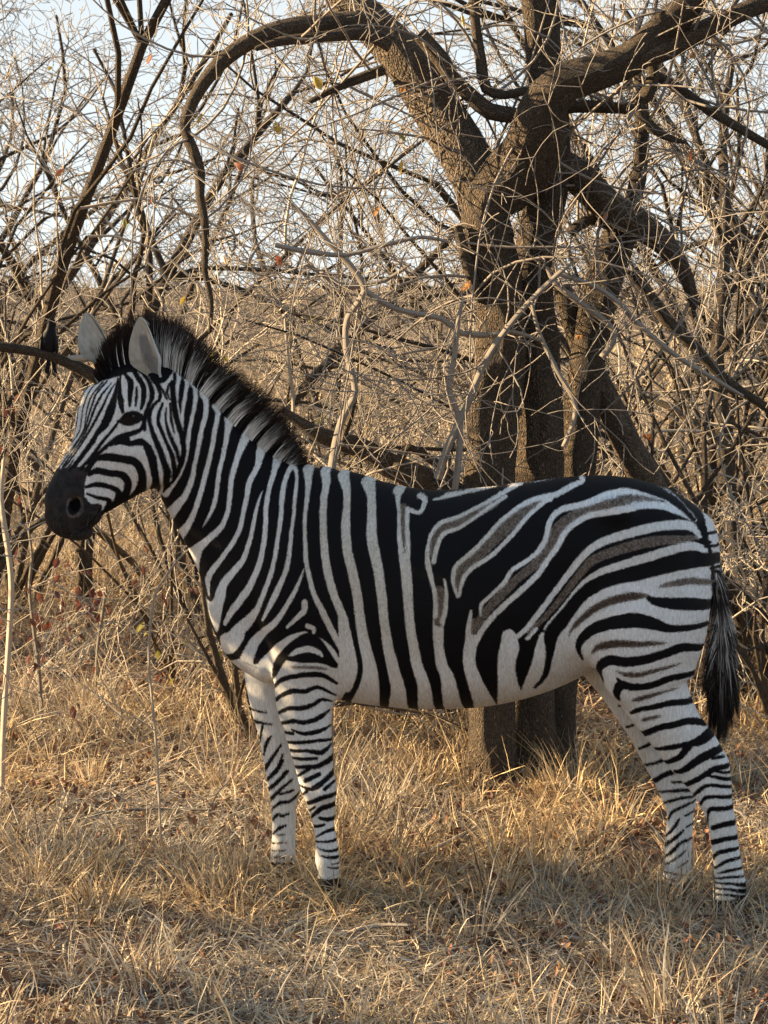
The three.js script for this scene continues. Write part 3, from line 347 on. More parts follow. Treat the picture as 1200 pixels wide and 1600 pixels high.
// ---- zebra: body surface (one continuous mesh), coat map in its own side-on layout, mane, tail hair, ears, eyes
function zebraSurface(cell) {
  const lo = [-1.66, -0.02, -0.36], nx = Math.ceil(2.42 / cell), ny = Math.ceil(1.84 / cell), nz = Math.ceil(0.72 / cell);
  const f = new Float32Array(nx * ny * nz), col = new Float64Array(64), at = (i, j, k) => (i * ny + j) * nz + k;
  for (let i = 0; i < nx; i++) for (let j = 0; j < ny; j++) {
    const x = lo[0] + i * cell, y = lo[1] + j * cell; column(x, y, col);
    const near = BUMPS.concat(DENTS).some((b) => Math.abs(x - b[0]) < b[3] + 0.08 && Math.abs(y - b[1]) < b[4] + 0.08);
    for (let k = 0; k < nz; k++) { const z = lo[2] + k * cell; let d = fieldAt(col, z); if (near) d = details(d, x, y, z); f[at(i, j, k)] = d; }
  }
  const id = new Int32Array(nx * ny * nz).fill(-1), pos = [], nor = [], tri = [];
  for (let i = 1; i < nx - 2; i++) for (let j = 1; j < ny - 2; j++) for (let k = 1; k < nz - 2; k++) {
    let s = 0; for (let c = 0; c < 8; c++) s += f[at(i + (c & 1), j + ((c >> 1) & 1), k + (c >> 2))] < 0 ? 1 : 0;
    if (s === 0 || s === 8) continue;
    let x = 0, y = 0, z = 0, n = 0;
    for (let c = 0; c < 8; c++) for (let b = 1; b < 8; b <<= 1) { if (c & b) continue; const e = c | b, fa = f[at(i + (c & 1), j + ((c >> 1) & 1), k + (c >> 2))], fb = f[at(i + (e & 1), j + ((e >> 1) & 1), k + (e >> 2))]; if ((fa < 0) === (fb < 0)) continue; const t = fa / (fa - fb); x += (c & 1) + (b === 1 ? t : 0); y += ((c >> 1) & 1) + (b === 2 ? t : 0); z += (c >> 2) + (b === 4 ? t : 0); n++; }
    x /= n; y /= n; z /= n; id[at(i, j, k)] = pos.length / 3; pos.push(lo[0] + (i + x) * cell, lo[1] + (j + y) * cell, lo[2] + (k + z) * cell);
    let gx = 0, gy = 0, gz = 0;
    for (let c = 0; c < 8; c++) { const w = ((c & 1) ? x : 1 - x) * ((c & 2) ? y : 1 - y) * ((c & 4) ? z : 1 - z), a = i + (c & 1), b = j + ((c >> 1) & 1), d = k + (c >> 2); gx += w * (f[at(a + 1, b, d)] - f[at(a - 1, b, d)]); gy += w * (f[at(a, b + 1, d)] - f[at(a, b - 1, d)]); gz += w * (f[at(a, b, d + 1)] - f[at(a, b, d - 1)]); }
    const l = Math.hypot(gx, gy, gz) || 1; nor.push(gx / l, gy / l, gz / l);
  }
  const quad = (a, b, c, d, flip) => { if (a < 0 || b < 0 || c < 0 || d < 0) return; if (flip) tri.push(a, c, b, a, d, c); else tri.push(a, b, c, a, c, d); };
  for (let i = 1; i < nx - 2; i++) for (let j = 1; j < ny - 2; j++) for (let k = 1; k < nz - 2; k++) {
    const a = f[at(i, j, k)] < 0;
    if (a !== f[at(i + 1, j, k)] < 0) quad(id[at(i, j - 1, k - 1)], id[at(i, j, k - 1)], id[at(i, j, k)], id[at(i, j - 1, k)], !a);
    if (a !== f[at(i, j + 1, k)] < 0) quad(id[at(i - 1, j, k - 1)], id[at(i - 1, j, k)], id[at(i, j, k)], id[at(i, j, k - 1)], !a);
    if (a !== f[at(i, j, k + 1)] < 0) quad(id[at(i - 1, j - 1, k)], id[at(i, j - 1, k)], id[at(i, j, k)], id[at(i - 1, j, k)], !a);
  }
  // which flank a vertex belongs to: legs by their own side, the rest by the chain's middle plane
  const side = new Float32Array(pos.length / 3);
  for (let v = 0; v < side.length; v++) { column(pos[v * 3], pos[v * 3 + 1], col); fieldAt(col, pos[v * 3 + 2]); side[v] = winner >= 4 && winner < 8 ? (winner % 2 === 0 ? 1 : -1) : pos[v * 3 + 2] - col[winner * 5 + 3]; }
  const out = new Build(), made = [new Map(), new Map()];
  for (let t = 0; t < tri.length; t += 3) {
    const far = side[tri[t]] + side[tri[t + 1]] + side[tri[t + 2]] < 0 ? 1 : 0;
    for (let q = 0; q < 3; q++) {
      const v = tri[t + q]; let w = made[far].get(v);
      if (w === undefined) { const [u, vv] = coatUV(pos[v * 3], pos[v * 3 + 1], far); w = out.vert(pos[v * 3], pos[v * 3 + 1], pos[v * 3 + 2], nor[v * 3], nor[v * 3 + 1], nor[v * 3 + 2], u, vv); made[far].set(v, w); }
      out.i.push(w);
    }
  }
  return out.geometry(false);
}
const COAT = { size: 2048, rows: 1448, x0: -1.66, w: 2.42, y1: 1.8, h: 1.83 };
function coatUV(x, y, far) { const u = (x - COAT.x0) / COAT.w, t = (COAT.y1 - y) / COAT.h, r = far ? COAT.rows + t * (COAT.size - COAT.rows) : t * COAT.rows; return [u, 1 - r / COAT.size]; }
function smoothLine(p, step) {
  const out = [], n = p.length, g = (i) => p[clamp(i, 0, n - 1)];
  for (let i = 0; i < n - 1; i++) { const a = g(i - 1), b = g(i), c = g(i + 1), d = g(i + 2), m = Math.max(2, Math.ceil(Math.hypot(c[0] - b[0], c[1] - b[1]) / step)); for (let k = 0; k < m; k++) { const t = k / m; out.push(b.map((_, j) => 0.5 * (2 * b[j] + (c[j] - a[j]) * t + (2 * a[j] - 5 * b[j] + 4 * c[j] - d[j]) * t * t + (3 * b[j] - a[j] - 3 * c[j] + d[j]) * t * t * t))); } }
  out.push(p[n - 1]); return out;
}
function coatTexture() {
  const S = COAT.size, canvas = document.createElement('canvas'); canvas.width = canvas.height = S;
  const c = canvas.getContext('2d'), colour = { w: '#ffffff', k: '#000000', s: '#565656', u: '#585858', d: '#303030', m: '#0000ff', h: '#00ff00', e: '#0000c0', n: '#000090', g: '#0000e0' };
  c.fillStyle = '#ffffff'; c.fillRect(0, 0, S, S);
  const kx = S / COAT.w;
  for (const far of [0, 1]) {
    const top = far ? COAT.rows : 0, rows = far ? S - COAT.rows : COAT.rows, ky = rows / COAT.h;
    c.save(); c.beginPath(); c.rect(0, top, S, rows); c.clip(); c.translate(-COAT.x0 * kx, top + COAT.y1 * ky); c.scale(kx, -ky);
    let number = 0;
    for (const [group, tone, pts] of COAT_PAINT) {
      number++;
      if (group === (far ? 'near' : 'far')) continue;
      c.fillStyle = colour[tone];
      if (pts[0].length === 2) { const closed = smoothLine([...pts, pts[0]], 0.02); c.beginPath(); closed.forEach(([x, y], i) => (i ? c.lineTo(x, y) : c.moveTo(x, y))); c.fill(); continue; }
      const line = smoothLine(pts, 0.004), left = [], right = [];
      line.forEach(([x, y, w], i) => {
        const a = line[Math.max(0, i - 1)], b = line[Math.min(line.length - 1, i + 1)], l = Math.hypot(b[0] - a[0], b[1] - a[1]) || 1, nx = -(b[1] - a[1]) / l, ny = (b[0] - a[0]) / l;
        const f = i / (line.length - 1), ends = tone === 's' || tone === 'd' ? Math.min(1, 0.15 + 5 * Math.min(f, 1 - f)) : 1, h = (Math.max(w, 0.001) / 2) * ends, e1 = h + (noise2(i * 0.22 + number * 9, 3.1) - 0.5) * 0.0014 * Math.min(1, h / 0.006), e2 = h + (noise2(i * 0.22 + number * 9, 41.7) - 0.5) * 0.0014 * Math.min(1, h / 0.006);
        left.push([x + nx * e1, y + ny * e1]); right.push([x - nx * e2, y - ny * e2]);
      });
      c.beginPath(); [...left, ...right.reverse()].forEach(([x, y], i) => (i ? c.lineTo(x, y) : c.moveTo(x, y))); c.fill();
      if (tone !== 's' && tone !== 'd') for (const [x, y, w] of [line[0], line[line.length - 1]]) { c.beginPath(); c.arc(x, y, Math.max(w, 0.001) / 2, 0, 7); c.fill(); }
    }
    c.restore();
  }
  // hair: the edges of the marks are broken up hair by hair, and each tone gets its grain
  const src = c.getImageData(0, 0, S, S).data, out = new Uint8Array(S * S * 4), r = rngOf(5);
  for (let y = 0; y < S; y++) for (let x = 0; x < S; x++) {
    const a = r() * 6.28, m = r() * 2.8, wx = (noise2(x / 4, y / 7) - 0.5) * 1.3, wy = (noise2(x / 4 + 60, y / 7) - 0.5) * 1.3 * (y < COAT.rows ? 1 : 0.4);
    const sx = clamp(Math.round(x + Math.cos(a) * m + wx), 0, S - 1), sy = clamp(Math.round(y + Math.sin(a) * m * (y < COAT.rows ? 1 : 0.4) + wy), 0, S - 1), q = (sy * S + sx) * 4, o = (y * S + x) * 4;
    let R = src[q], G = src[q + 1], B = src[q + 2];
    { // the brown shadow stripes are mixed into the white hair by hair
      const a2 = r() * 6.28, m2 = r() * 7, q2 = (clamp(Math.round(y + Math.sin(a2) * m2 * (y < COAT.rows ? 1 : 0.4)), 0, S - 1) * S + clamp(Math.round(x + Math.cos(a2) * m2), 0, S - 1)) * 4, brown = (i) => src[i] > 30 && src[i] < 120 && src[i + 2] === src[i];
      if (R > 20 && r() < 0.6 && (brown(q) || brown(q2)) && src[q2] > 20) { R = src[q2]; G = src[q2 + 1]; B = src[q2 + 2]; }
      if (R > 30 && R < 120 && B === R) { R = G = B = clamp(R * (0.6 + 0.9 * noise2(x / 3, y / 3)), 24, 130); }
    }
    const hair = (noise2(x / 1.6, y / 7) - 0.5) * 0.16 + (r() - 0.5) * 0.1, wide = fbm(x / 90, y / 70, 3) - 0.5;
    let col;
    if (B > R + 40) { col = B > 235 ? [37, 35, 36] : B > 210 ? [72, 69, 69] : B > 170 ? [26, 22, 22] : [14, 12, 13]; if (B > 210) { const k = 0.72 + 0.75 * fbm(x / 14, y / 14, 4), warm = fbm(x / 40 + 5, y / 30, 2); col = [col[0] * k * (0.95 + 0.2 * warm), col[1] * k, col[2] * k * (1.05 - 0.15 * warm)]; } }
    else if (G > R + 40) col = [46, 40, 35];
    else {
      const t = R / 255, u = x / S, body = smooth(0.36, 0.44, u) * smooth(0.72, 0.6, u) * (y < COAT.rows ? smooth(860, 700, y) : 1), fleck = body * smooth(0.52, 0.75, noise2(x / 2.2, y / 2.2)) * 0.1;
      const white = [lerp(208, 196, body), lerp(207, 190, body), lerp(205, 180, body)], dark = [14, 13, 16];
      const k = t;
      col = white.map((v, j) => lerp(dark[j] + (k > 0.05 ? [10, 3, -4][j] * 2 : 0), v, k) * (1 - fleck * t));
      if (t > 0.5) col = col.map((v, j) => v * (1 + wide * [0.1, 0.13, 0.18][j]));
    }
    for (let j = 0; j < 3; j++) out[o + j] = clamp(col[j] * (1 + hair), 3, 245);
    out[o + 3] = 255;
  }
  const flipped = new Uint8Array(S * S * 4); for (let y = 0; y < S; y++) flipped.set(out.subarray(y * S * 4, (y + 1) * S * 4), (S - 1 - y) * S * 4);
  const t = new THREE.DataTexture(flipped, S, S); t.colorSpace = THREE.SRGBColorSpace; t.magFilter = THREE.LinearFilter; t.wrapS = t.wrapT = THREE.ClampToEdgeWrapping; t.needsUpdate = true; return t;
}
function strand(b, pts, width, colors, r) {   // a hair: a ribbon that tapers to its tip
  const n = pts.length, a = r() * 6.283; let first = -1;
  for (let i = 0; i < n; i++) {
    const p = pts[i], q = pts[Math.min(n - 1, i + 1)], o = pts[Math.max(0, i - 1)], d = [q[0] - o[0], q[1] - o[1], q[2] - o[2]], l = Math.hypot(...d) || 1;
    let s = [Math.cos(a), 0, Math.sin(a)], k = (s[0] * d[0] + s[2] * d[2]) / l; s = s.map((v, j) => v - (k * d[j]) / l); const sl = Math.hypot(...s) || 1, w = (width * (1 - (i / (n - 1)) ** 2 * 0.92)) / 2;
    const nn = [(d[1] * s[2] - d[2] * s[1]) / l / sl, (d[2] * s[0] - d[0] * s[2]) / l / sl, (d[0] * s[1] - d[1] * s[0]) / l / sl], c = colors[i];
    const v = b.vert(p[0] + (s[0] / sl) * w, p[1] + (s[1] / sl) * w, p[2] + (s[2] / sl) * w, ...nn, 0, 0, ...c); b.vert(p[0] - (s[0] / sl) * w, p[1] - (s[1] / sl) * w, p[2] - (s[2] / sl) * w, ...nn, 0, 0, ...c);
    if (i) b.i.push(first, first + 1, v, first + 1, v + 1, v);
    first = v;
  }
}
const along = (line, u) => { const k = clamp(u, 0, 0.9999) * (line.length - 1), i = Math.floor(k), t = k - i; return line[i].map((v, j) => lerp(v, line[i + 1][j], t)); };
function maneGeometry() {
  const b = new Build(), r = rngOf(11), white = [0.76, 0.75, 0.72], black = [0.013, 0.012, 0.014], brown = [0.034, 0.022, 0.017];
  for (let k = 0; k < 15000; k++) {
    const u = r(), base = along(MANE_BASE, u), tip = along(MANE_TIP, clamp(u + (r() - 0.5) * 0.014, 0, 1)), z0 = base[2];
    const side = (r() * 2 - 1), z = z0 + side * 0.03 * (0.6 + 0.4 * Math.sin(Math.PI * clamp(u * 1.1, 0, 1)));
    const len = 0.62 + 0.38 * Math.pow(r(), 1.3), drop = Math.abs(side) * 0.03, bx = base[0] + (r() - 0.5) * 0.012 - drop * 0.4, by = base[1] - 0.01 - drop + (r() - 0.5) * 0.008;
    const ex = lerp(bx, tip[0], len) + (r() - 0.5) * 0.014, ey = lerp(by, tip[1], len) + (r() - 0.5) * 0.014, ez = z0 + side * 0.045 + (r() - 0.5) * 0.02;
    let isWhite = 0; for (const [tx, ty, h] of MANE_WHITE) { const d = Math.hypot(base[0] - tx, base[1] - ty); if (d < h * 1.15 + (r() - 0.5) * 0.005) isWhite = 1; }  // strands rooted in a white tuft are white hair
    if (r() < 0.03) isWhite = 1 - isWhite;
    const reach = 0.44 + r() * 0.3, pts = [], cs = [], tone = 0.75 + r() * 0.5;
    for (let i = 0; i <= 5; i++) { const t = i / 5, bow = Math.sin(t * Math.PI) * 0.006; pts.push([lerp(bx, ex, t) - bow, lerp(by, ey, t) + bow, lerp(z, ez, t)]); const f = isWhite * smooth(reach + 0.14, reach - 0.1, t), tipped = smooth(0.5, 0.8, t); cs.push(white.map((w, j) => lerp(lerp(black[j], brown[j], tipped), w, f) * tone)); }
    strand(b, pts, 0.0026, cs, r);
  }
  return b.geometry();
}
function tailGeometry() {
  const b = new Build(), r = rngOf(23), black = [0.014, 0.012, 0.012], brown = [0.04, 0.026, 0.018], white = [0.5, 0.48, 0.45], L = LINES[8];
  for (let k = 0; k < 4800; k++) {
    const tuft = k > 1500, u = tuft ? 0.58 + 0.42 * Math.pow(r(), 0.75) : r() * 0.85, p = along(L, u), a = r() * 6.283, s = [p[0] + Math.cos(a) * p[2] * 0.9, p[1], p[3] + Math.sin(a) * p[4] * 0.9];
    let e;
    if (tuft) { const lock = Math.floor(r() * 17), q = (lock + 0.5 + (r() - 0.5) * 0.5) / 17, target = along(TAIL_END, q); e = [target[0] + (r() - 0.5) * 0.012, target[1] + noise2(lock * 3.7, 1.1) * 0.1 + Math.pow(r(), 2.5) * 0.24, p[3] + Math.sin(a) * 0.035 + (noise2(lock * 5.1, 8.8) - 0.5) * 0.05]; }
    else e = [s[0] + Math.cos(a) * 0.025 + 0.012, s[1] - 0.05 - r() * 0.07, s[2] + Math.sin(a) * 0.025];
    const pale = r(), light = tuft ? (u < 0.86 && pale < 0.66 ? 1 : pale < 0.05 ? 0.6 : 0) : noise2(u * 19, 2.2) > 0.36 && pale < 0.88 ? 1 : 0.06, pts = [], cs = [], tone = 0.7 + r() * 0.6, reach = tuft ? 0.25 + r() * 0.4 : 0.9;
    for (let i = 0; i <= 5; i++) { const t = i / 5, bow = tuft ? Math.sin(t * Math.PI) * (e[0] - s[0]) * 0.12 : 0; pts.push([lerp(s[0], e[0], t) + bow, lerp(s[1], e[1], t), lerp(s[2], e[2], t)]); const f = light * smooth(reach + 0.2, reach, t); cs.push(white.map((w, j) => lerp(lerp(black[j], brown[j], r() * 0.6), w, f) * tone)); }
    strand(b, pts, 0.0028, cs, r);
  }
  return b.geometry();
}
function earGeometry(base, tip, open, width, curl, inner) {   // a leaf-shaped cup with thickness; open is the way its hollow faces
  const b = new Build(), A = V(...tip).sub(V(...base)), L = A.length(); A.normalize(); const O = V(...open); O.addScaledVector(A, -O.dot(A)).normalize(); const S = V(0, 0, 0).crossVectors(A, O), NS = 16, NT = 16, rr = rngOf(3);
  for (const skin of [0, 1]) {
    const start = b.p.length / 3, grid = [];
    for (let i = 0; i <= NS; i++) for (let j = 0; j <= NT; j++) {
      const s = i / NS, t = (j / NT) * 2 - 1, w = width * Math.pow(Math.max(0, Math.sin(Math.PI * Math.pow(lerp(0.1, 0.995, s), 0.72))), 0.62) * (0.42 + 0.58 * smooth(0, 0.34, s)), phi = t * lerp(curl * 1.25, curl * 0.62, s), R = w / Math.max(0.5, Math.sin(Math.min(1.57, lerp(curl * 1.25, curl * 0.62, s))));
      const p = V(...base).addScaledVector(A, s * L).addScaledVector(S, Math.sin(phi) * R).addScaledVector(O, -Math.cos(phi) * R + R * 0.55 + 0.02 * Math.sin(s * 2.6)).addScaledVector(O, 0.012 * Math.sin(s * Math.PI));
      const n = V(0, 0, 0).addScaledVector(S, Math.sin(phi)).addScaledVector(O, -Math.cos(phi)); if (skin) p.addScaledVector(n, 0.006 * (1 - Math.abs(t) ** 4)); grid.push([p, n, s, t]);
    }
    for (const [p, n, s, t] of grid) {
      let c; const g = rr() * 0.08;
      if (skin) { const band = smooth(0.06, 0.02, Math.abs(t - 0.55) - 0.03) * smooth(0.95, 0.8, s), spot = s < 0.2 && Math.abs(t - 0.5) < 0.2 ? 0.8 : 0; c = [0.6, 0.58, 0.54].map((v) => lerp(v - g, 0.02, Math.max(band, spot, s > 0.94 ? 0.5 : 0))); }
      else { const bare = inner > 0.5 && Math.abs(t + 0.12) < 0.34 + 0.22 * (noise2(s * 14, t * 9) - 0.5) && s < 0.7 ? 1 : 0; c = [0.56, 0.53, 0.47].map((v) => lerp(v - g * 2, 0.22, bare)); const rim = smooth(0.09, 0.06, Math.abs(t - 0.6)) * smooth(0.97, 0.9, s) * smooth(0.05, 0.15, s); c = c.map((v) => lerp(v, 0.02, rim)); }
      const d = skin ? 1 : -1; b.vert(p.x, p.y, p.z, n.x * d, n.y * d, n.z * d, 0, 0, ...c);
    }
    for (let i = 0; i < NS; i++) for (let j = 0; j < NT; j++) { const a = start + i * (NT + 1) + j, q = a + NT + 1; if (!skin) b.i.push(a, a + 1, q, a + 1, q + 1, q); else b.i.push(a, q, a + 1, a + 1, q, q + 1); }
  }
  // short pale hairs inside the cup
  for (let k = 0; k < 260; k++) { const s = 0.08 + rr() * 0.8, t = (rr() * 2 - 1) * 0.9, w = width * 0.8, p = V(...base).addScaledVector(A, s * L).addScaledVector(S, t * w * 0.8).addScaledVector(O, (t * t - 0.4) * w * 0.7), e = p.clone().addScaledVector(A, 0.025).addScaledVector(S, -t * 0.015).addScaledVector(O, 0.012); strand(b, [[p.x, p.y, p.z], [e.x, e.y, e.z]], 0.0016, [[0.4, 0.38, 0.34], [0.5, 0.47, 0.42]], rr); }
  return b.geometry();
}
{
  const z = thing('zebra', 'plains zebra standing side-on in dry grass, head to the thicket', 'zebra', ZEBRA_AT); z.rotation.y = ZEBRA_TURN;
  const furBump = dataTexture(256, 256, (x, y) => { const v = 255 * (0.6 * noise2(x / 2, y / 7) + 0.4 * noise2(x / 1.3 + 9, y / 4)); return [v, v, v]; }, false);
  furBump.repeat.set(26, 26);
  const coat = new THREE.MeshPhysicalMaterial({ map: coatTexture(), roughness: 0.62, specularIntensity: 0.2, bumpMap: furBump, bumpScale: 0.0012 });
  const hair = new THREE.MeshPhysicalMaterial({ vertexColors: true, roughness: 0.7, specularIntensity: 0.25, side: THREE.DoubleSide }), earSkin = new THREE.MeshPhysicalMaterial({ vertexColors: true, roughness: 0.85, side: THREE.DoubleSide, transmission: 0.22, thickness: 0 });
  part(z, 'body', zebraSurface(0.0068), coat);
  part(z, 'mane', maneGeometry(), hair).userData.label = 'upright striped mane with dark brown tips';
  part(z, 'tail_hair', tailGeometry(), hair).userData.label = 'black tail tuft, pale above';
  { // whiskers round the lips and chin
    const b = new Build(), r = rngOf(64); for (const [x, y, zz] of WHISKERS) for (let k = 0; k < 5; k++) { const p = [x + (r() - 0.5) * 0.03, y + (r() - 0.5) * 0.03, zz - 0.004 + (r() - 0.5) * 0.006], l = 0.018 + r() * 0.03, d = [-0.5 + r() * 0.7, -0.6 - r() * 0.5, 0.4 + r() * 0.6]; strand(b, [p, [p[0] + d[0] * l * 0.5, p[1] + d[1] * l * 0.45, p[2] + d[2] * l * 0.5], [p[0] + d[0] * l, p[1] + d[1] * l * 1.05, p[2] + d[2] * l * 0.8]], 0.0009, [[0.04, 0.036, 0.034], [0.07, 0.065, 0.06], [0.1, 0.09, 0.08]], r); }
    part(z, 'whiskers', b.geometry(), hair).userData.kind = 'stuff';
  }
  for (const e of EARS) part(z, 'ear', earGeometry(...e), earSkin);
  const eyeMat = new THREE.MeshPhysicalMaterial({ color: new THREE.Color(0.012, 0.008, 0.006), roughness: 0.08, clearcoat: 1, clearcoatRoughness: 0.04 }), lidMat = new THREE.MeshStandardMaterial({ color: new THREE.Color(0.012, 0.011, 0.012), roughness: 0.5 });
  for (const [x, y, zz, s] of EYES) {
    const eye = part(z, 'eye', new THREE.SphereGeometry(0.021, 32, 20).scale(1.15, 0.8, 0.75), eyeMat); eye.position.set(x, y, zz);
    const b = new Build(), r = rngOf(77); for (let k = 0; k < 60; k++) { const t = r() * 2 - 1, p = [t * 0.024, 0.011 - t * t * 0.008, 0.01 * s], e = [t * 0.03 - 0.004, 0.003 - t * t * 0.012, (0.026 + r() * 0.004) * s]; strand(b, [p, [(p[0] + e[0]) / 2, (p[1] + e[1]) / 2 + 0.001, (p[2] + e[2]) / 2], e], 0.0016, [[0.01, 0.01, 0.01], [0.01, 0.01, 0.01], [0.01, 0.01, 0.01]], r); }
    part(eye, 'eyelashes', b.geometry(), hair);
  }
}
const OFFSTAGE = [['shrub', 0, -4.1, -7.7, 1.0, 1.1], ['tree', 0, -7.5, -8.4, 1.2, 4.4], ['shrub', 2, -3.3, -5.6, 1.0, 0.2]];
// ---- materials of the place
const barkMaps = (() => {
  const S = 512, r = rngOf(31), seeds = []; for (let k = 0; k < 1900; k++) seeds.push([r(), r(), r()]);
  const grid = new Map(); seeds.forEach((s) => { const key = Math.floor(s[0] * 16) + ',' + Math.floor(s[1] * 8); if (!grid.has(key)) grid.set(key, []); grid.get(key).push(s); });
  const height = new Float32Array(S * S), tone = new Float32Array(S * S);
  for (let y = 0; y < S; y++) for (let x = 0; x < S; x++) {
    const u = x / S + (fbm(x / 40, y / 40, 3) - 0.5) * 0.05, v = y / S + (fbm(x / 40 + 50, y / 40, 3) - 0.5) * 0.06, cx = Math.floor(u * 16), cy = Math.floor(v * 8); let d1 = 9, d2 = 9, id = 0;
    for (let i = -1; i <= 1; i++) for (let j = -1; j <= 1; j++) for (const s of grid.get(((cx + i + 16) % 16) + ',' + ((cy + j + 8) % 8)) ?? []) { let dx = Math.abs(u - s[0]), dy = Math.abs(v - s[1]); dx = Math.min(dx, Math.abs(1 - dx)) * 1.9; dy = Math.min(dy, Math.abs(1 - dy)); const d = Math.hypot(dx, dy); if (d < d1) { d2 = d1; d1 = d; id = s[2]; } else if (d < d2) d2 = d; }
    const crack = smooth(0, 0.022, d2 - d1), rough = fbm(x / 6, y / 9, 3); height[y * S + x] = crack * (0.62 + 0.2 * id) + rough * 0.25; tone[y * S + x] = 0.62 + 0.3 * crack * (0.6 + 0.4 * id) + (rough - 0.5) * 0.5;
  }
  const map = dataTexture(S, S, (x, y) => { const t = tone[y * S + x], l = smooth(0.56, 0.7, fbm(x / 60 + 7, y / 60, 4)) * 0.35; return [clamp(lerp(104, 132, l) * t, 0, 255), clamp(lerp(94, 126, l) * t, 0, 255), clamp(lerp(82, 112, l) * t, 0, 255)]; });
  const bump = dataTexture(S, S, (x, y) => { const v = clamp(height[y * S + x] * 255, 0, 255); return [v, v, v]; }, false);
  return { map, bumpMap: bump };
})();
const bark = new THREE.MeshStandardMaterial({ ...barkMaps, color: new THREE.Color(1.75, 1.54, 1.32), bumpScale: 0.08, roughness: 0.95 });
const limbBark = bark.clone(); limbBark.bumpScale = 0.03;
const twigTones = [[0.23, 0.2, 0.17], [0.34, 0.295, 0.24], [0.15, 0.13, 0.11], [0.42, 0.36, 0.285]].map((c) => new THREE.MeshStandardMaterial({ color: new THREE.Color(...c), roughness: 0.9 }));
const stemBark = [[1.5, 1.35, 1.15], [2.1, 1.9, 1.6], [1.1, 1.0, 0.9]].map((c) => new THREE.MeshStandardMaterial({ ...barkMaps, color: new THREE.Color(...c), bumpScale: 0.006, roughness: 0.95 }));
const leafMat = (r, g, b) => new THREE.MeshPhysicalMaterial({ color: new THREE.Color(r, g, b), roughness: 0.8, side: THREE.DoubleSide, transmission: 0.4, thickness: 0 });
const leafMats = [leafMat(0.42, 0.15, 0.045), leafMat(0.5, 0.24, 0.06), leafMat(0.32, 0.1, 0.04), leafMat(0.5, 0.36, 0.07), leafMat(0.3, 0.28, 0.06), leafMat(0.15, 0.05, 0.035), leafMat(0.22, 0.085, 0.05)];
// ---- branches: tubes along smoothed lines of [x, y, z, radius]
function tube(b, line, sides, rough = 0, phase = 0, tile = 0.5) {
  const n = line.length; let N = V(0, 0, 0), dir = V(0, 0, 0), prev = null, run = 0; const turns = Math.max(1, Math.round((6.283 * line[0][3]) / tile)), first = b.p.length / 3;
  for (let i = 0; i < n; i++) {
    const p = line[i], a = line[Math.max(0, i - 1)], c = line[Math.min(n - 1, i + 1)]; dir.set(c[0] - a[0], c[1] - a[1], c[2] - a[2]).normalize();
    if (!prev) { N.set(0, 0, 1); if (Math.abs(dir.z) > 0.9) N.set(1, 0, 0); } N.addScaledVector(dir, -N.dot(dir)).normalize(); const M = V(0, 0, 0).crossVectors(dir, N);
    if (prev) run += Math.hypot(p[0] - prev[0], p[1] - prev[1], p[2] - prev[2]); prev = p;
    for (let k = 0; k <= sides; k++) { const t = (k / sides) * 6.28319, q = k % sides, w = p[3] * (1 + (rough ? rough * (1.4 * (fbm(Math.cos(t) * 1.1 + phase + 8, Math.sin(t) * 1.1 + run * 1.6 + phase, 3) - 0.5) + 0.5 * (noise2(q * 0.9 + phase, run * 9) - 0.5)) : 0)), cx = Math.cos(t), sx = Math.sin(t), nx = N.x * cx + M.x * sx, ny = N.y * cx + M.y * sx, nz = N.z * cx + M.z * sx; b.vert(p[0] + nx * w, p[1] + ny * w, p[2] + nz * w, nx, ny, nz, (k / sides) * turns, run / tile); }
    if (i) for (let k = 0; k < sides; k++) { const a0 = first + (i - 1) * (sides + 1) + k, a1 = a0 + sides + 1; b.i.push(a0, a0 + 1, a1, a0 + 1, a1 + 1, a1); }
  }
  const e = line[n - 1], tipV = b.vert(e[0] + dir.x * e[3], e[1] + dir.y * e[3], e[2] + dir.z * e[3], dir.x, dir.y, dir.z, 0.5, run / tile), last = first + (n - 1) * (sides + 1); for (let k = 0; k < sides; k++) b.i.push(last + k, last + k + 1, tipV);
}
const bend = (line, step) => smoothLine(line, step);
function limb(parent, name, pts, material, sides = 14, rough = 0.25, step = 0.06) { const b = new Build(); tube(b, bend(pts, step), sides, rough, pts[0][0] * 3.7 + pts[0][1], 0.5); const g = b.geometry(false); if (rough) g.computeVertexNormals(); return part(parent, name, g, material); }
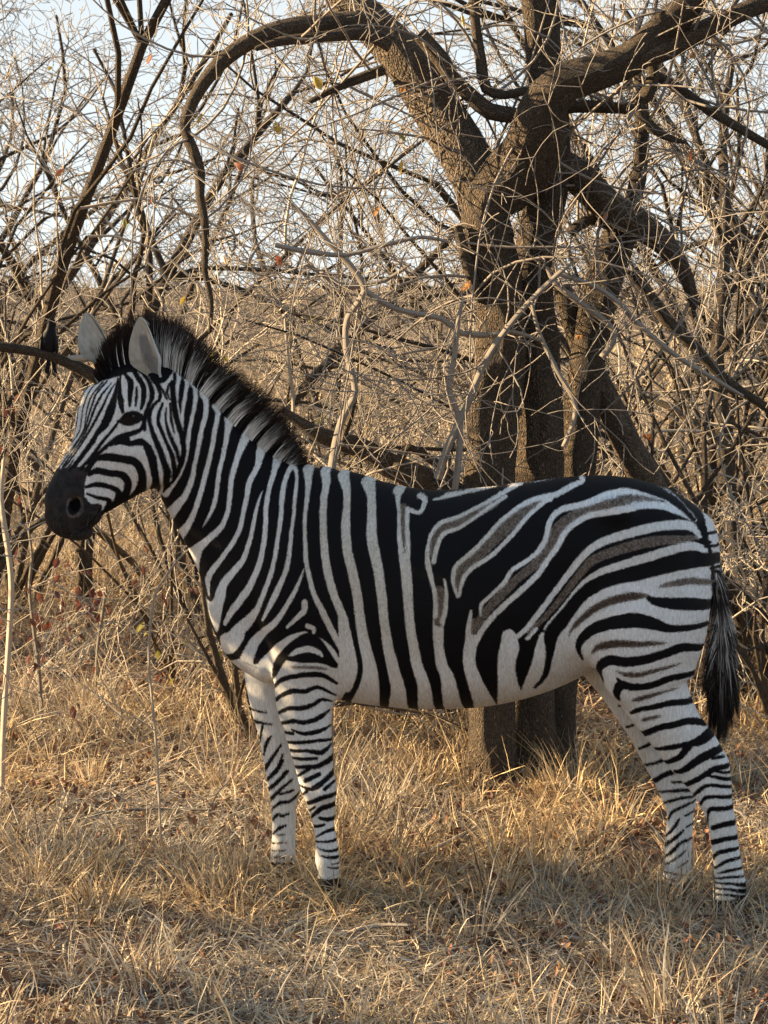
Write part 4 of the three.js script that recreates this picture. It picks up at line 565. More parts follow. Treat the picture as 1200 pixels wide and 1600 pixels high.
function grow(b, r, p, d, len, rad, level, o) {   // a bare branch and its side branches
  const cv = V(r() - 0.5, r() - 0.5, r() - 0.5).multiplyScalar(o.curve ?? 0.22), n = Math.max(3, Math.min(10, Math.round(len / o.seg[Math.min(level, o.seg.length - 1)]))), line = [[p.x, p.y, p.z, rad]], q = p.clone(), e = d.clone(), marks = [], wob = o.wobble * (0.7 + 0.5 * level);
  for (let i = 1; i <= n; i++) { e.addScaledVector(cv, 1); e.x += (r() - 0.5) * wob; e.y += (r() - 0.5) * wob + o.lift[Math.min(level, o.lift.length - 1)]; e.z += (r() - 0.5) * wob; e.normalize(); q.addScaledVector(e, len / n); if (q.y < 0.03 && o.floor) { q.y = 0.03; e.y = Math.abs(e.y) * 0.3; } line.push([q.x, q.y, q.z, Math.max(o.thin, rad * (1 - 0.62 * (i / n)))]); marks.push([q.clone(), e.clone(), i / n]); }
  const sides = rad > 0.03 ? 8 : rad > 0.012 ? 6 : rad > 0.005 ? 4 : 3; tube(b[rad > 0.009 ? 'stems' : 'twigs'], line, sides); b.ends?.push(marks[marks.length - 1]);
  if (level >= o.kids.length) return;
  const kids = Math.max(1, Math.round(o.kids[level] * (0.7 + r() * 0.6)));
  for (let k = 0; k < kids; k++) {
    const [mp, md, mt] = marks[Math.min(marks.length - 1, Math.floor((0.12 + 0.88 * Math.pow(r(), 0.8)) * marks.length))]; const side = V(r() - 0.5, r() - 0.5, r() - 0.5); side.addScaledVector(md, -side.dot(md)).normalize();
    const a = lerp(o.angle[0], o.angle[1], r()), nd = md.clone().multiplyScalar(Math.cos(a)).addScaledVector(side, Math.sin(a)).normalize(); grow(b, r, mp, nd, len * lerp(o.ratio[0], o.ratio[1], r()) * (1.1 - 0.4 * mt), Math.max(o.thin, rad * lerp(0.35, 0.62, r()) * (1 - 0.4 * mt)), level + 1, o);
  }
}
const newPair = () => ({ stems: new Build(), twigs: new Build(), ends: [] });
const shrubKind = (seed, h, stems, kids, extra = {}) => { const b = newPair(), r = rngOf(seed), o = { seg: [0.18, 0.11, 0.08, 0.06], wobble: 0.24, curve: 0.42, lift: [0.02, 0, -0.015], kids, angle: [0.45, 1.15], ratio: [0.3, 0.62], thin: 0.002, floor: true, ...extra };
  for (let k = 0; k < stems; k++) { const a = r() * 6.283, lean = 0.15 + r() * 0.55; grow(b, r, V(Math.cos(a) * 0.12 * r(), 0, Math.sin(a) * 0.12 * r()), V(Math.cos(a) * lean, 1, Math.sin(a) * lean).normalize(), h * (0.6 + r() * 0.5), 0.009 + r() * r() * 0.015, 0, o); } return b; };
const treeKind = (seed, h, rad, kids, lean = 0.15) => { const b = newPair(), r = rngOf(seed), o = { seg: [0.36, 0.24, 0.16, 0.11, 0.08], wobble: 0.42, curve: 0.42, lift: [0.05, 0.03, 0, -0.02], kids, angle: [0.4, 1.05], ratio: [0.36, 0.66], thin: 0.0022 };
  grow(b, r, V(0, -0.05, 0), V(lean * (r() - 0.5) * 2, 1, lean * (r() - 0.5) * 2).normalize(), h, rad, 0, o); if (r() < 0.7) grow(b, r, V(0.05, -0.05, 0.04), V((r() - 0.5) * 0.9, 1, (r() - 0.5) * 0.9).normalize(), h * 0.8, rad * 0.75, 0, o); return b; };
function plant(name, label, category, group, b, mats, place) { const t = thing(name, label, category, place, group); if (b.stems.i.length) part(t, name.includes('tree') ? 'trunk' : 'stem', b.stems.geometry(false), mats[0]); part(t, name.includes('tree') ? 'crown' : 'twigs', b.twigs.geometry(false), mats[1]).userData.kind = 'stuff'; return t; }
function copyOf(t, name, [x, y, z], turn, s) { const c = t.clone(); c.name = numbered(name); c.position.set(x, y, z); c.rotation.y = turn; c.scale.setScalar(s); scene.add(c); return c; }
const leafShape = (() => { const b = new Build(), rows = 5; for (let i = 0; i <= rows; i++) { const t = i / rows, w = 0.33 * Math.sin(Math.PI * Math.pow(t, 0.7)) * (0.8 + 0.3 * noise2(i * 1.7, 5.5)) + 0.015, y = t * (1 - 0.18 * t), bow = 0.42 * t * t; for (const s of [-1, 0, 1]) b.vert(s * w, y, bow + Math.abs(s) * w * (0.7 + 0.25 * s), s * 0.35, -0.1, 1); if (i) { const a = (i - 1) * 3, c = i * 3; b.i.push(a, a + 1, c, a + 1, c + 1, c, a + 1, a + 2, c + 1, a + 2, c + 2, c + 1); } } const g = b.geometry(false); g.computeVertexNormals(); return g; })();
function addLeaf(parent, p, size, mat, r) { const l = part(parent, 'leaf', leafShape, mat); l.position.set(p[0] - parent.position.x, p[1] - parent.position.y, p[2] - parent.position.z); l.rotation.set(Math.PI + (r() - 0.5) * 1.4, r() * 6.28, (r() - 0.5) * 1.2); l.scale.set(size * (0.5 + r() * 0.4), size * 1.05, size * (0.7 + r() * 0.9)); return l; }

// ---- ground
{
  const soil = dataTexture(512, 512, (x, y) => { const n = fbm(x / 30, y / 30, 5), f = noise2(x / 2.2, y / 2.2), s = smooth(0.45, 0.7, fbm(x / 70 + 3, y / 50, 4)); return [lerp(70, 108, s) * (0.7 + 0.35 * n + 0.25 * f), lerp(50, 82, s) * (0.7 + 0.35 * n + 0.25 * f), lerp(40, 60, s) * (0.7 + 0.35 * n + 0.22 * f)]; });
  const g = new THREE.PlaneGeometry(900, 900, 1, 1).rotateX(-Math.PI / 2), uv = g.attributes.uv; for (let i = 0; i < uv.count; i++) uv.setXY(i, uv.getX(i) * 700, uv.getY(i) * 700);
  structure('ground', g, new THREE.MeshStandardMaterial({ map: soil, roughness: 1 })).position.set(0, 0, -300);
}
// ---- the big tree behind the zebra: three dark stems, arching limbs, tangled twigs
const TREE = [0.506, -0.035, -8.700];
const bigTree = thing('tree', 'old bare tree with three dark fissured stems and arching limbs behind the zebra', 'tree', [TREE[0], 0, TREE[2]]);
const rel = (pts) => pts.map(([x, y, z, r]) => [x - TREE[0], y, z - TREE[2], r]);
const LIMBS = {
  trunk: [
    [[0.379, -0.125, -8.550, 0.1612], [0.393, -0.031, -8.550, 0.1221], [0.405, 0.053, -8.550, 0.1026], [0.412, 0.192, -8.550, 0.0953], [0.411, 0.443, -8.550, 0.0953], [0.409, 0.817, -8.550, 0.0977], [0.407, 1.163, -8.550, 0.1002], [0.423, 1.458, -8.550, 0.1026], [0.451, 1.750, -8.550, 0.0977], [0.442, 1.944, -8.550, 0.0904], [0.400, 2.089, -8.550, 0.0904], [0.388, 2.209, -8.550, 0.0977], [0.448, 2.305, -8.550, 0.1148], [0.537, 2.407, -8.450, 0.1135], [0.561, 2.495, -8.350, 0.0954], [0.584, 2.583, -8.280, 0.0781], [0.651, 2.656, -8.250, 0.0707], [0.764, 2.699, -8.220, 0.0658], [0.888, 2.743, -8.200, 0.0633], [0.991, 2.838, -8.200, 0.0586], [1.087, 2.923, -8.150, 0.0536], [1.158, 3.028, -8.100, 0.0463]],
    [[0.593, -0.169, -8.700, 0.1541], [0.587, -0.071, -8.700, 0.1193], [0.582, 0.020, -8.700, 0.1019], [0.585, 0.289, -8.700, 0.0994], [0.591, 0.797, -8.700, 0.1019], [0.598, 1.250, -8.700, 0.1019], [0.591, 1.549, -8.700, 0.0994], [0.575, 1.796, -8.700, 0.0920], [0.573, 1.969, -8.700, 0.0820], [0.607, 2.165, -8.700, 0.0795], [0.645, 2.360, -8.700, 0.0771], [0.643, 2.579, -8.700, 0.0721], [0.617, 2.772, -8.700, 0.0721], [0.598, 2.965, -8.700, 0.0746], [0.580, 3.180, -8.700, 0.0696], [0.534, 3.442, -8.700, 0.0597]],
    [[0.727, -0.184, -8.850, 0.1365], [0.711, -0.084, -8.850, 0.1011], [0.700, -0.014, -8.850, 0.0834], [0.698, 0.260, -8.850, 0.0759], [0.726, 0.829, -8.850, 0.0759], [0.761, 1.238, -8.850, 0.0733], [0.788, 1.542, -8.850, 0.0708], [0.832, 1.768, -8.850, 0.0708], [0.880, 1.969, -8.850, 0.0733], [0.919, 2.094, -8.850, 0.0657], [0.968, 2.218, -8.850, 0.0379], [1.001, 2.392, -8.850, 0.0303], [1.009, 2.565, -8.850, 0.0278], [0.997, 2.737, -8.850, 0.0228]],
  ],
  limb: [
    [[0.425, 2.089, -8.550, 0.0733], [0.370, 2.235, -8.600, 0.0835], [0.318, 2.394, -8.650, 0.0989], [0.246, 2.530, -8.700, 0.0969], [0.148, 2.680, -8.750, 0.0925], [0.054, 2.818, -8.800, 0.0855], [-0.037, 2.921, -8.850, 0.0784], [-0.130, 3.025, -8.900, 0.0712], [-0.251, 3.166, -8.950, 0.0614]],
    [[0.648, 2.411, -8.750, 0.0600], [0.743, 2.350, -8.750, 0.0650], [0.842, 2.252, -8.750, 0.0625], [0.955, 2.178, -8.750, 0.0600], [1.067, 2.104, -8.750, 0.0500], [1.143, 2.018, -8.750, 0.0375], [1.184, 1.932, -8.750, 0.0275], [1.208, 1.845, -8.750, 0.0175]],
    [[0.888, 2.743, -8.200, 0.0515], [0.992, 2.765, -8.200, 0.0469], [1.106, 2.815, -8.200, 0.0398], [1.221, 2.872, -8.200, 0.0351], [1.358, 2.933, -8.200, 0.0328], [1.518, 2.985, -8.200, 0.0281]],
    [[0.000, 2.890, -8.500, 0.0413], [-0.107, 2.904, -8.500, 0.0389], [-0.239, 2.899, -8.500, 0.0340], [-0.358, 2.882, -8.500, 0.0340], [-0.478, 2.843, -8.500, 0.0316], [-0.610, 2.753, -8.500, 0.0291], [-0.695, 2.647, -8.500, 0.0243], [-0.739, 2.552, -8.500, 0.0219], [-0.744, 2.505, -8.500, 0.0194], [-0.716, 2.431, -8.500, 0.0219], [-0.690, 2.351, -8.500, 0.0194], [-0.691, 2.255, -8.500, 0.0170], [-0.675, 2.172, -8.500, 0.0158], [-0.671, 2.076, -8.500, 0.0134], [-0.676, 1.980, -8.500, 0.0121], [-0.653, 1.872, -8.500, 0.0097], [-0.659, 1.751, -8.500, 0.0073]],
    [[0.029, 2.819, -8.450, 0.0362], [-0.071, 2.854, -8.450, 0.0266], [-0.238, 2.842, -8.450, 0.0217], [-0.380, 2.828, -8.450, 0.0169], [-0.475, 2.800, -8.450, 0.0097]],
    [[0.133, 2.870, -8.600, 0.0295], [0.218, 2.775, -8.600, 0.0319], [0.254, 2.715, -8.600, 0.0295], [0.327, 2.643, -8.600, 0.0295], [0.400, 2.583, -8.600, 0.0319], [0.497, 2.567, -8.600, 0.0295], [0.582, 2.547, -8.600, 0.0246]],
    [[0.575, 2.583, -8.500, 0.0243], [0.719, 2.593, -8.500, 0.0243], [0.863, 2.588, -8.500, 0.0219], [0.935, 2.583, -8.500, 0.0194]],
    [[0.962, 2.792, -8.300, 0.0261], [0.982, 2.688, -8.300, 0.0237], [0.959, 2.619, -8.300, 0.0285], [0.936, 2.584, -8.300, 0.0213], [0.965, 2.515, -8.300, 0.0213], [1.031, 2.469, -8.300, 0.0142], [1.097, 2.448, -8.300, 0.0071]],
    [[0.993, 2.702, -8.400, 0.0192], [1.089, 2.650, -8.400, 0.0192], [1.208, 2.569, -8.400, 0.0192], [1.328, 2.498, -8.400, 0.0168], [1.496, 2.404, -8.400, 0.0144]],
    [[0.703, 1.924, -8.900, 0.0356], [0.761, 1.742, -8.900, 0.0432], [0.838, 1.565, -8.900, 0.0509], [0.916, 1.412, -8.900, 0.0559], [0.981, 1.272, -8.900, 0.0610], [1.047, 1.157, -8.900, 0.0636], [1.112, 1.029, -8.900, 0.0636], [1.179, 0.823, -8.900, 0.0610], [1.234, 0.512, -8.900, 0.0559]],
    [[0.333, 3.048, -8.600, 0.0197], [0.350, 2.882, -8.600, 0.0197], [0.368, 2.763, -8.600, 0.0221], [0.388, 2.667, -8.600, 0.0221], [0.461, 2.643, -8.600, 0.0172], [0.557, 2.667, -8.600, 0.0147]],
    [[0.419, 2.287, -8.700, 0.0298], [0.356, 2.445, -8.700, 0.0249], [0.319, 2.530, -8.700, 0.0174], [0.245, 2.651, -8.700, 0.0124], [0.220, 2.772, -8.700, 0.0099]],
    [[0.277, 2.148, -8.500, 0.0146], [0.314, 2.016, -8.500, 0.0243], [0.350, 1.908, -8.500, 0.0219], [0.368, 1.872, -8.500, 0.0194]],
    [[0.724, 2.130, -8.800, 0.0201], [0.798, 2.180, -8.800, 0.0226], [0.898, 2.155, -8.800, 0.0201], [0.998, 2.143, -8.800, 0.0126]],
    [[0.000, 2.739, -8.600, 0.0221], [-0.097, 2.703, -8.600, 0.0197], [-0.194, 2.662, -8.600, 0.0147], [-0.286, 2.615, -8.600, 0.0098]],
    [[0.979, 1.982, -8.950, 0.0332], [1.121, 1.792, -8.950, 0.0281], [1.225, 1.690, -8.950, 0.0230], [1.380, 1.537, -8.950, 0.0205], [1.535, 1.435, -8.950, 0.0179]],
  ],
  branch: [
    [[-0.337, 2.221, -8.200, 0.0070], [-0.279, 2.171, -8.200, 0.0094], [-0.195, 2.074, -8.200, 0.0117], [-0.126, 2.004, -8.200, 0.0129], [-0.070, 1.907, -8.200, 0.0141], [-0.121, 1.828, -8.200, 0.0141], [-0.140, 1.770, -8.200, 0.0129], [-0.133, 1.669, -8.200, 0.0141], [-0.105, 1.543, -8.200, 0.0141], [-0.150, 1.445, -8.200, 0.0152], [-0.178, 1.346, -8.200, 0.0164], [-0.198, 1.195, -8.200, 0.0187], [-0.210, 0.970, -8.300, 0.0213], [-0.218, 0.690, -8.400, 0.0240], [-0.218, -0.029, -8.500, 0.0291]],
    [[-0.070, 1.907, -8.200, 0.0117], [0.047, 1.840, -8.200, 0.0117], [0.210, 1.805, -8.200, 0.0117], [0.280, 1.753, -8.200, 0.0129], [0.397, 1.746, -8.200, 0.0117], [0.467, 1.758, -8.200, 0.0094], [0.584, 1.723, -8.200, 0.0070]],
    [[0.195, 1.228, -8.100, 0.0185], [0.232, 1.344, -8.100, 0.0162], [0.306, 1.506, -8.100, 0.0150], [0.351, 1.622, -8.100, 0.0139], [0.402, 1.714, -8.100, 0.0127], [0.498, 1.839, -8.100, 0.0116], [0.621, 1.962, -8.100, 0.0104], [0.667, 2.001, -8.100, 0.0069]],
    [[0.256, 1.181, -8.100, 0.0139], [0.274, 1.344, -8.100, 0.0139], [0.269, 1.460, -8.100, 0.0127], [0.236, 1.553, -8.100, 0.0116], [0.254, 1.668, -8.100, 0.0116], [0.268, 1.806, -8.100, 0.0093], [0.286, 1.875, -8.100, 0.0069]],
    [[0.805, 1.661, -8.300, 0.0142], [0.851, 1.756, -8.300, 0.0119], [0.708, 1.874, -8.300, 0.0142], [0.632, 1.932, -8.300, 0.0119], [0.601, 1.991, -8.300, 0.0071]],
    [[0.637, 1.967, -8.300, 0.0071], [0.755, 1.932, -8.300, 0.0095], [0.850, 1.874, -8.300, 0.0119], [0.969, 1.756, -8.300, 0.0119], [1.089, 1.661, -8.300, 0.0107], [1.208, 1.590, -8.300, 0.0095], [1.328, 1.519, -8.300, 0.0071]],
    [[-0.391, 2.070, -8.100, 0.0093], [-0.276, 2.047, -8.100, 0.0116], [-0.138, 2.035, -8.100, 0.0093], [0.000, 2.070, -8.100, 0.0093], [0.138, 2.099, -8.100, 0.0081], [0.230, 2.081, -8.100, 0.0058]],
    [[-0.290, 2.004, -8.500, 0.0097], [-0.193, 1.944, -8.500, 0.0097], [-0.133, 1.920, -8.500, 0.0121], [0.000, 1.944, -8.500, 0.0097], [0.097, 2.004, -8.500, 0.0073]],
    [[0.658, 1.337, -8.200, 0.0094], [0.703, 1.478, -8.200, 0.0094], [0.632, 1.618, -8.200, 0.0094], [0.565, 1.758, -8.200, 0.0082], [0.536, 1.874, -8.200, 0.0070]],
  ],
};
const treeTwigs = { stems: new Build(), twigs: new Build(), ends: [] };
{
  const r = rngOf(404), o = { seg: [0.075, 0.06, 0.05], wobble: 0.22, curve: 0.6, lift: [-0.02, -0.02, -0.02], kids: [3, 2], angle: [0.4, 1.2], ratio: [0.35, 0.7], thin: 0.002 };
  for (const kind of ['trunk', 'limb', 'branch']) LIMBS[kind].forEach((pts, i) => {
    const q = rel(pts); limb(bigTree, kind, q, kind === 'trunk' ? bark : kind === 'limb' ? limbBark : twigTones[0], kind === 'trunk' ? 22 : kind === 'limb' ? 12 : 6, kind === 'trunk' ? 0.32 : kind === 'limb' ? 0.22 : 0.1, kind === 'trunk' ? 0.035 : 0.05);
    const line = bend(q, 0.1), many = kind === 'trunk' ? 3 : kind === 'limb' ? 8 : 7;
    for (let k = 0; k < many; k++) { const p = line[Math.floor((kind === 'trunk' ? 0.5 + 0.5 * r() : 0.1 + 0.9 * r()) * (line.length - 1))]; const d = V(r() - 0.5, (r() - 0.42) * 1.2, (r() - 0.5) * 1.2).normalize(); grow(treeTwigs, r, V(p[0], p[1], p[2]), d, 0.35 + r() * 0.85, Math.min(0.006, Math.max(0.003, p[3] * 0.3)), 0, o); }
  });
  part(bigTree, 'twigs', mergeGeometries([treeTwigs.stems, treeTwigs.twigs].filter((b) => b.i.length).map((b) => b.geometry(false))), twigTones[0]).userData.kind = 'stuff';
  const lr = rngOf(8);   // the few dead leaves that still hang on
  for (const [px, size, m] of [[[-1.174, 2.353, -8.300], 0.05, 0], [[-0.853, 2.248, -8.300], 0.03, 2], [[-0.957, 2.171, -8.300], 0.045, 4], [[-0.500, 2.164, -8.200], 0.03, 2], [[-0.391, 2.037, -8.200], 0.05, 2], [[-0.596, 2.038, -8.300], 0.045, 1], [[-0.681, 2.569, -8.500], 0.045, 3], [[-0.868, 2.788, -8.500], 0.05, 0], [[-0.263, 2.706, -8.500], 0.06, 3], [[-0.403, 2.529, -8.400], 0.05, 3], [[0.066, 2.387, -8.300], 0.06, 3], [[-0.019, 2.346, -8.300], 0.04, 0], [[0.056, 2.476, -8.300], 0.035, 4], [[0.280, 2.913, -8.300], 0.06, 3], [[-0.012, 2.210, -8.200], 0.05, 1], [[0.078, 2.662, -8.400], 0.04, 1], [[1.126, 2.422, -8.300], 0.06, 0], [[1.029, 2.665, -8.300], 0.05, 0], [[0.311, 1.944, -8.100], 0.06, 1], [[0.833, 2.204, -8.400], 0.06, 0], [[0.939, 1.391, -8.100], 0.06, 0], [[0.713, 1.746, -8.200], 0.05, 1], [[-0.562, 2.386, -8.500], 0.05, 2], [[-1.244, 2.741, -8.500], 0.035, 3], [[-0.732, 1.885, -8.300], 0.05, 3], [[1.146, 2.778, -8.400], 0.05, 1]]) { const l = addLeaf(bigTree, px, size, leafMats[m], lr); }
}
// ---- the thicket: bare shrubs and small trees, each its own thing
const kinds = {
  shrub: [shrubKind(1, 2.3, 8, [5, 4, 2]), shrubKind(2, 2.8, 7, [5, 4, 2], { wobble: 0.3 }), shrubKind(3, 1.8, 9, [5, 4, 2], { wobble: 0.4 }), shrubKind(4, 2.6, 6, [6, 4, 2], { angle: [0.6, 1.35] })],
  scrub: [shrubKind(5, 0.95, 13, [4, 4, 2], { wobble: 0.5 }), shrubKind(6, 0.8, 14, [4, 4, 2], { wobble: 0.55, angle: [0.6, 1.4] })],
  tree: [treeKind(7, 3.6, 0.056, [8, 6, 4, 3]), treeKind(8, 4.2, 0.046, [8, 6, 4, 3], 0.3), treeKind(9, 3.2, 0.045, [8, 6, 4, 3], 0.4)],
  far: [shrubKind(14, 1.5, 5, [4, 3], { thin: 0.006, seg: [0.4, 0.3, 0.2] })],
};
{
  const r = rngOf(2024), used = {};
  const look = { shrub: ['rounded leafless shrub of thin stems', 'tall leafless shrub with arching switches', 'low spreading leafless shrub', 'open leafless shrub of few stems'], scrub: ['low tangled mound of crooked dry twigs', 'flat mound of pale broken twigs'], tree: ['small leafless tree with a straight dark trunk', 'tall slender leafless tree with leaning dark trunk', 'short leafless tree with crooked dark boughs'] };
  const names = { shrub: ['bare_shrub', 'shrub', 'bare shrubs of the thicket'], scrub: ['low_scrub', 'scrub', 'low scrub mounds'], tree: ['thicket_tree', 'tree', 'small bare trees of the thicket'] };
  const where = (x, z) => { const a = x / -z; return (-z > 19 ? 'far ' : '') + (a < -0.185 ? 'past the zebra\'s muzzle' : a < -0.085 ? 'behind the zebra\'s head' : a < 0.03 ? 'behind the zebra\'s neck' : a < 0.11 ? 'behind the big tree' : 'behind the zebra\'s rump'); };
  const put = (kind, v, x, z, s, turn) => {
    const key = kind + v, [name, category, group] = names[kind], label = look[kind][v] + ' ' + where(x, z); let t = used[key];
    if (!t) t = used[key] = plant(name, label, category, group, kinds[kind][v], kind === 'tree' ? [bark, twigTones[v % 2 === 0 ? 0 : 1]] : kind === 'shrub' ? [stemBark[[2, 0, 2, 1][v]], twigTones[[1, 3, 0, 1][v]]] : [stemBark[0], twigTones[v ? 3 : 1]], [x, 0, z]); else t = copyOf(t, name, [x, 0, z], turn, s);
    t.rotation.y = turn; t.scale.setScalar(s); t.userData = { label, category, group };
  };
  const free = (x, z) => Math.hypot(x - TREE[0], z - TREE[2]) > 0.9;
  for (let d = 10.2; d < 40; d += 0.22 + d * 0.017) {
    const half = 0.19 * d + 0.9, x = (r() * 2 - 1) * half, px = 600 + (x / d) * 3500, k = r(), open = px > 380 && px < 720;
    if (!free(x, -d) || (open && k > 0.3 && k < 0.5)) continue;
    if (k < 0.5) put('shrub', Math.floor(r() * 4), x, -d, open ? 0.5 + r() * 0.25 : 0.85 + r() * 0.5, r() * 6.28);
    else if (k < 0.75 || open || d < 11.5) put('scrub', Math.floor(r() * 2), x, -d, 0.8 + r() * 0.7, r() * 6.28);
    else put('tree', Math.floor(r() * 3), x, -d, 0.85 + r() * 0.4, r() * 6.28);
  }
  // those that stand where the photograph shows a dark trunk or a dense clump
  for (const [kind, v, x, z, s, turn] of [['tree', 0, -1.75, -13, 1.0, 0.4], ['tree', 1, -2.1, -11.6, 1.05, 2.1], ['tree', 2, -2.75, -14.5, 1.2, 4.0], ['tree', 0, 2.2, -13.5, 1.1, 1.2], ['tree', 1, 2.9, -15, 1.15, 5.0], ['tree', 2, 1.9, -11.2, 1.0, 3.3], ['tree', 2, -1.45, -16, 1.2, 0.7], ['tree', 2, -2.0, -18.5, 1.3, 2.9], ['tree', 0, -3.0, -19.5, 1.3, 1.9], ['shrub', 1, -2.2, -13.2, 1.5, 4.9], ['shrub', 3, -1.3, -13.8, 1.45, 0.6], ['tree', 1, 3.0, -19, 1.25, 0.4], ['shrub', 1, 2.7, -12.6, 1.4, 3.9], ['tree', 2, -0.5, -23, 1.3, 5.1], ['tree', 2, 0.35, -26, 1.3, 1.6], ['tree', 1, -3.2, -17.5, 1.2, 3.7], ['tree', 0, 3.4, -17.5, 1.15, 2.2], ['tree', 2, 2.4, -15.8, 1.1, 5.8], ['shrub', 1, -2.3, -11.4, 1.1, 0.3], ['shrub', 0, 1.95, -10.3, 1.1, 2.3], ['shrub', 2, 0.1, -11, 1.0, 1.0], ['shrub', 3, -1.0, -10.8, 1.0, 5.2], ['scrub', 0, -0.5, -9.4, 1.0, 1.4], ['scrub', 1, 0.25, -9.6, 1.1, 2.6], ['scrub', 1, 1.75, -9.5, 1.1, 0.2], ['scrub', 0, 2.1, -10.6, 1.2, 4.2]]) put(kind, v, x, z, s, turn);
  // beyond the left edge: the clumps whose shade falls over the zebra and the grass
  for (const [kind, v, x, z, s, turn] of OFFSTAGE) put(kind, v, x, z, s, turn);
  // an unseen dense leafy bush, added beyond the left edge to shade the zebra
  const shadeBush = thing('added_leafy_bush', 'dense dull-green leafy bush added out of view to shade the zebra', 'bush', [-3.75, 0, -7.95]), sb = newPair(), sr = rngOf(313), lf = new Build(), P = leafShape.attributes.position, N = leafShape.attributes.normal, I = leafShape.index, mm = new THREE.Matrix4(), qq = new THREE.Quaternion(), ee = new THREE.Euler(), pv = V(0, 0, 0), nv = V(0, 0, 0);
  for (let k = 0; k < 5; k++) grow(sb, sr, V((sr() - 0.5) * 0.3, 0, (sr() - 0.5) * 0.3), V((sr() - 0.5) * 0.5, 1, (sr() - 0.5) * 0.6).normalize(), 2.4, 0.03, 0, { seg: [0.3, 0.2, 0.15], wobble: 0.3, lift: [0.03, 0.02, 0], kids: [6, 5], angle: [0.5, 1.1], ratio: [0.3, 0.5], thin: 0.004 });
  for (let k = 0; k < 5200; k++) { const a = sr() * 6.283, el = Math.acos(1 - 2 * sr()), rr = Math.pow(sr(), 0.45), x = Math.sin(el) * Math.cos(a) * rr * 1.0, y = 2.25 + Math.cos(el) * rr * 1.15, z = Math.sin(el) * Math.sin(a) * rr * 0.95; if (fbm(x * 2 + 30, y * 2 + z * 2, 2) < 0.36) continue; const s = 0.05 + sr() * 0.04; ee.set(sr() * 6.28, sr() * 6.28, sr() * 6.28); mm.compose(V(x, y, z), qq.setFromEuler(ee), V(s, s, s)); const first = lf.p.length / 3; for (let i = 0; i < P.count; i++) { pv.fromBufferAttribute(P, i).applyMatrix4(mm); nv.fromBufferAttribute(N, i).applyQuaternion(qq); lf.vert(pv.x, pv.y, pv.z, nv.x, nv.y, nv.z); } for (let i = 0; i < I.count; i++) lf.i.push(first + I.getX(i)); }
  if (sb.stems.i.length) part(shadeBush, 'stem', sb.stems.geometry(false), bark); part(shadeBush, 'twigs', sb.twigs.geometry(false), twigTones[0]).userData.kind = 'stuff'; part(shadeBush, 'foliage', lf.geometry(false), leafMat(0.09, 0.11, 0.05)).userData.kind = 'stuff';
  for (const [kind, v, x, z, s, turn] of [['shrub', 1, 4.6, -14, 1.2, 1.1], ['tree', 0, 5.2, -16.5, 1.1, 2.8], ['shrub', 0, 4.0, -11.5, 1.0, 4.4], ['shrub', 3, 6.2, -20, 1.3, 0.6], ['shrub', 0, -4.6, -14.5, 1.2, 5.1], ['shrub', 1, -5.8, -19, 1.3, 2.2]]) put(kind, v, x, z, s, turn);
  // far bush: reads as one mass
  const far = new THREE.InstancedMesh(kinds.far[0].twigs.geometry(false), twigTones[0], 1900), m = new THREE.Matrix4(), q = new THREE.Quaternion();
  for (let k = 0; k < 1900; k++) { const d = 34 + 200 * Math.pow(r(), 1.15), s = 0.45 + 1.5 * Math.pow(r(), 3); m.compose(V((r() * 2 - 1) * (0.3 * d + 6), 0, -d), q.setFromAxisAngle(V(0, 1, 0), r() * 6.28), V(s, s * (0.8 + r() * 0.4), s)); far.setMatrixAt(k, m); const t = 0.7 + r() * 0.6, w = r(); far.setColorAt(k, new THREE.Color(t, t * lerp(0.88, 1.02, w), t * lerp(0.78, 0.92, w))); }
  far.name = 'distant_bush'; far.userData = { kind: 'stuff', label: 'far-off leafless bush filling the horizon behind the thicket', category: 'bush' }; shade(far); scene.add(far);
}
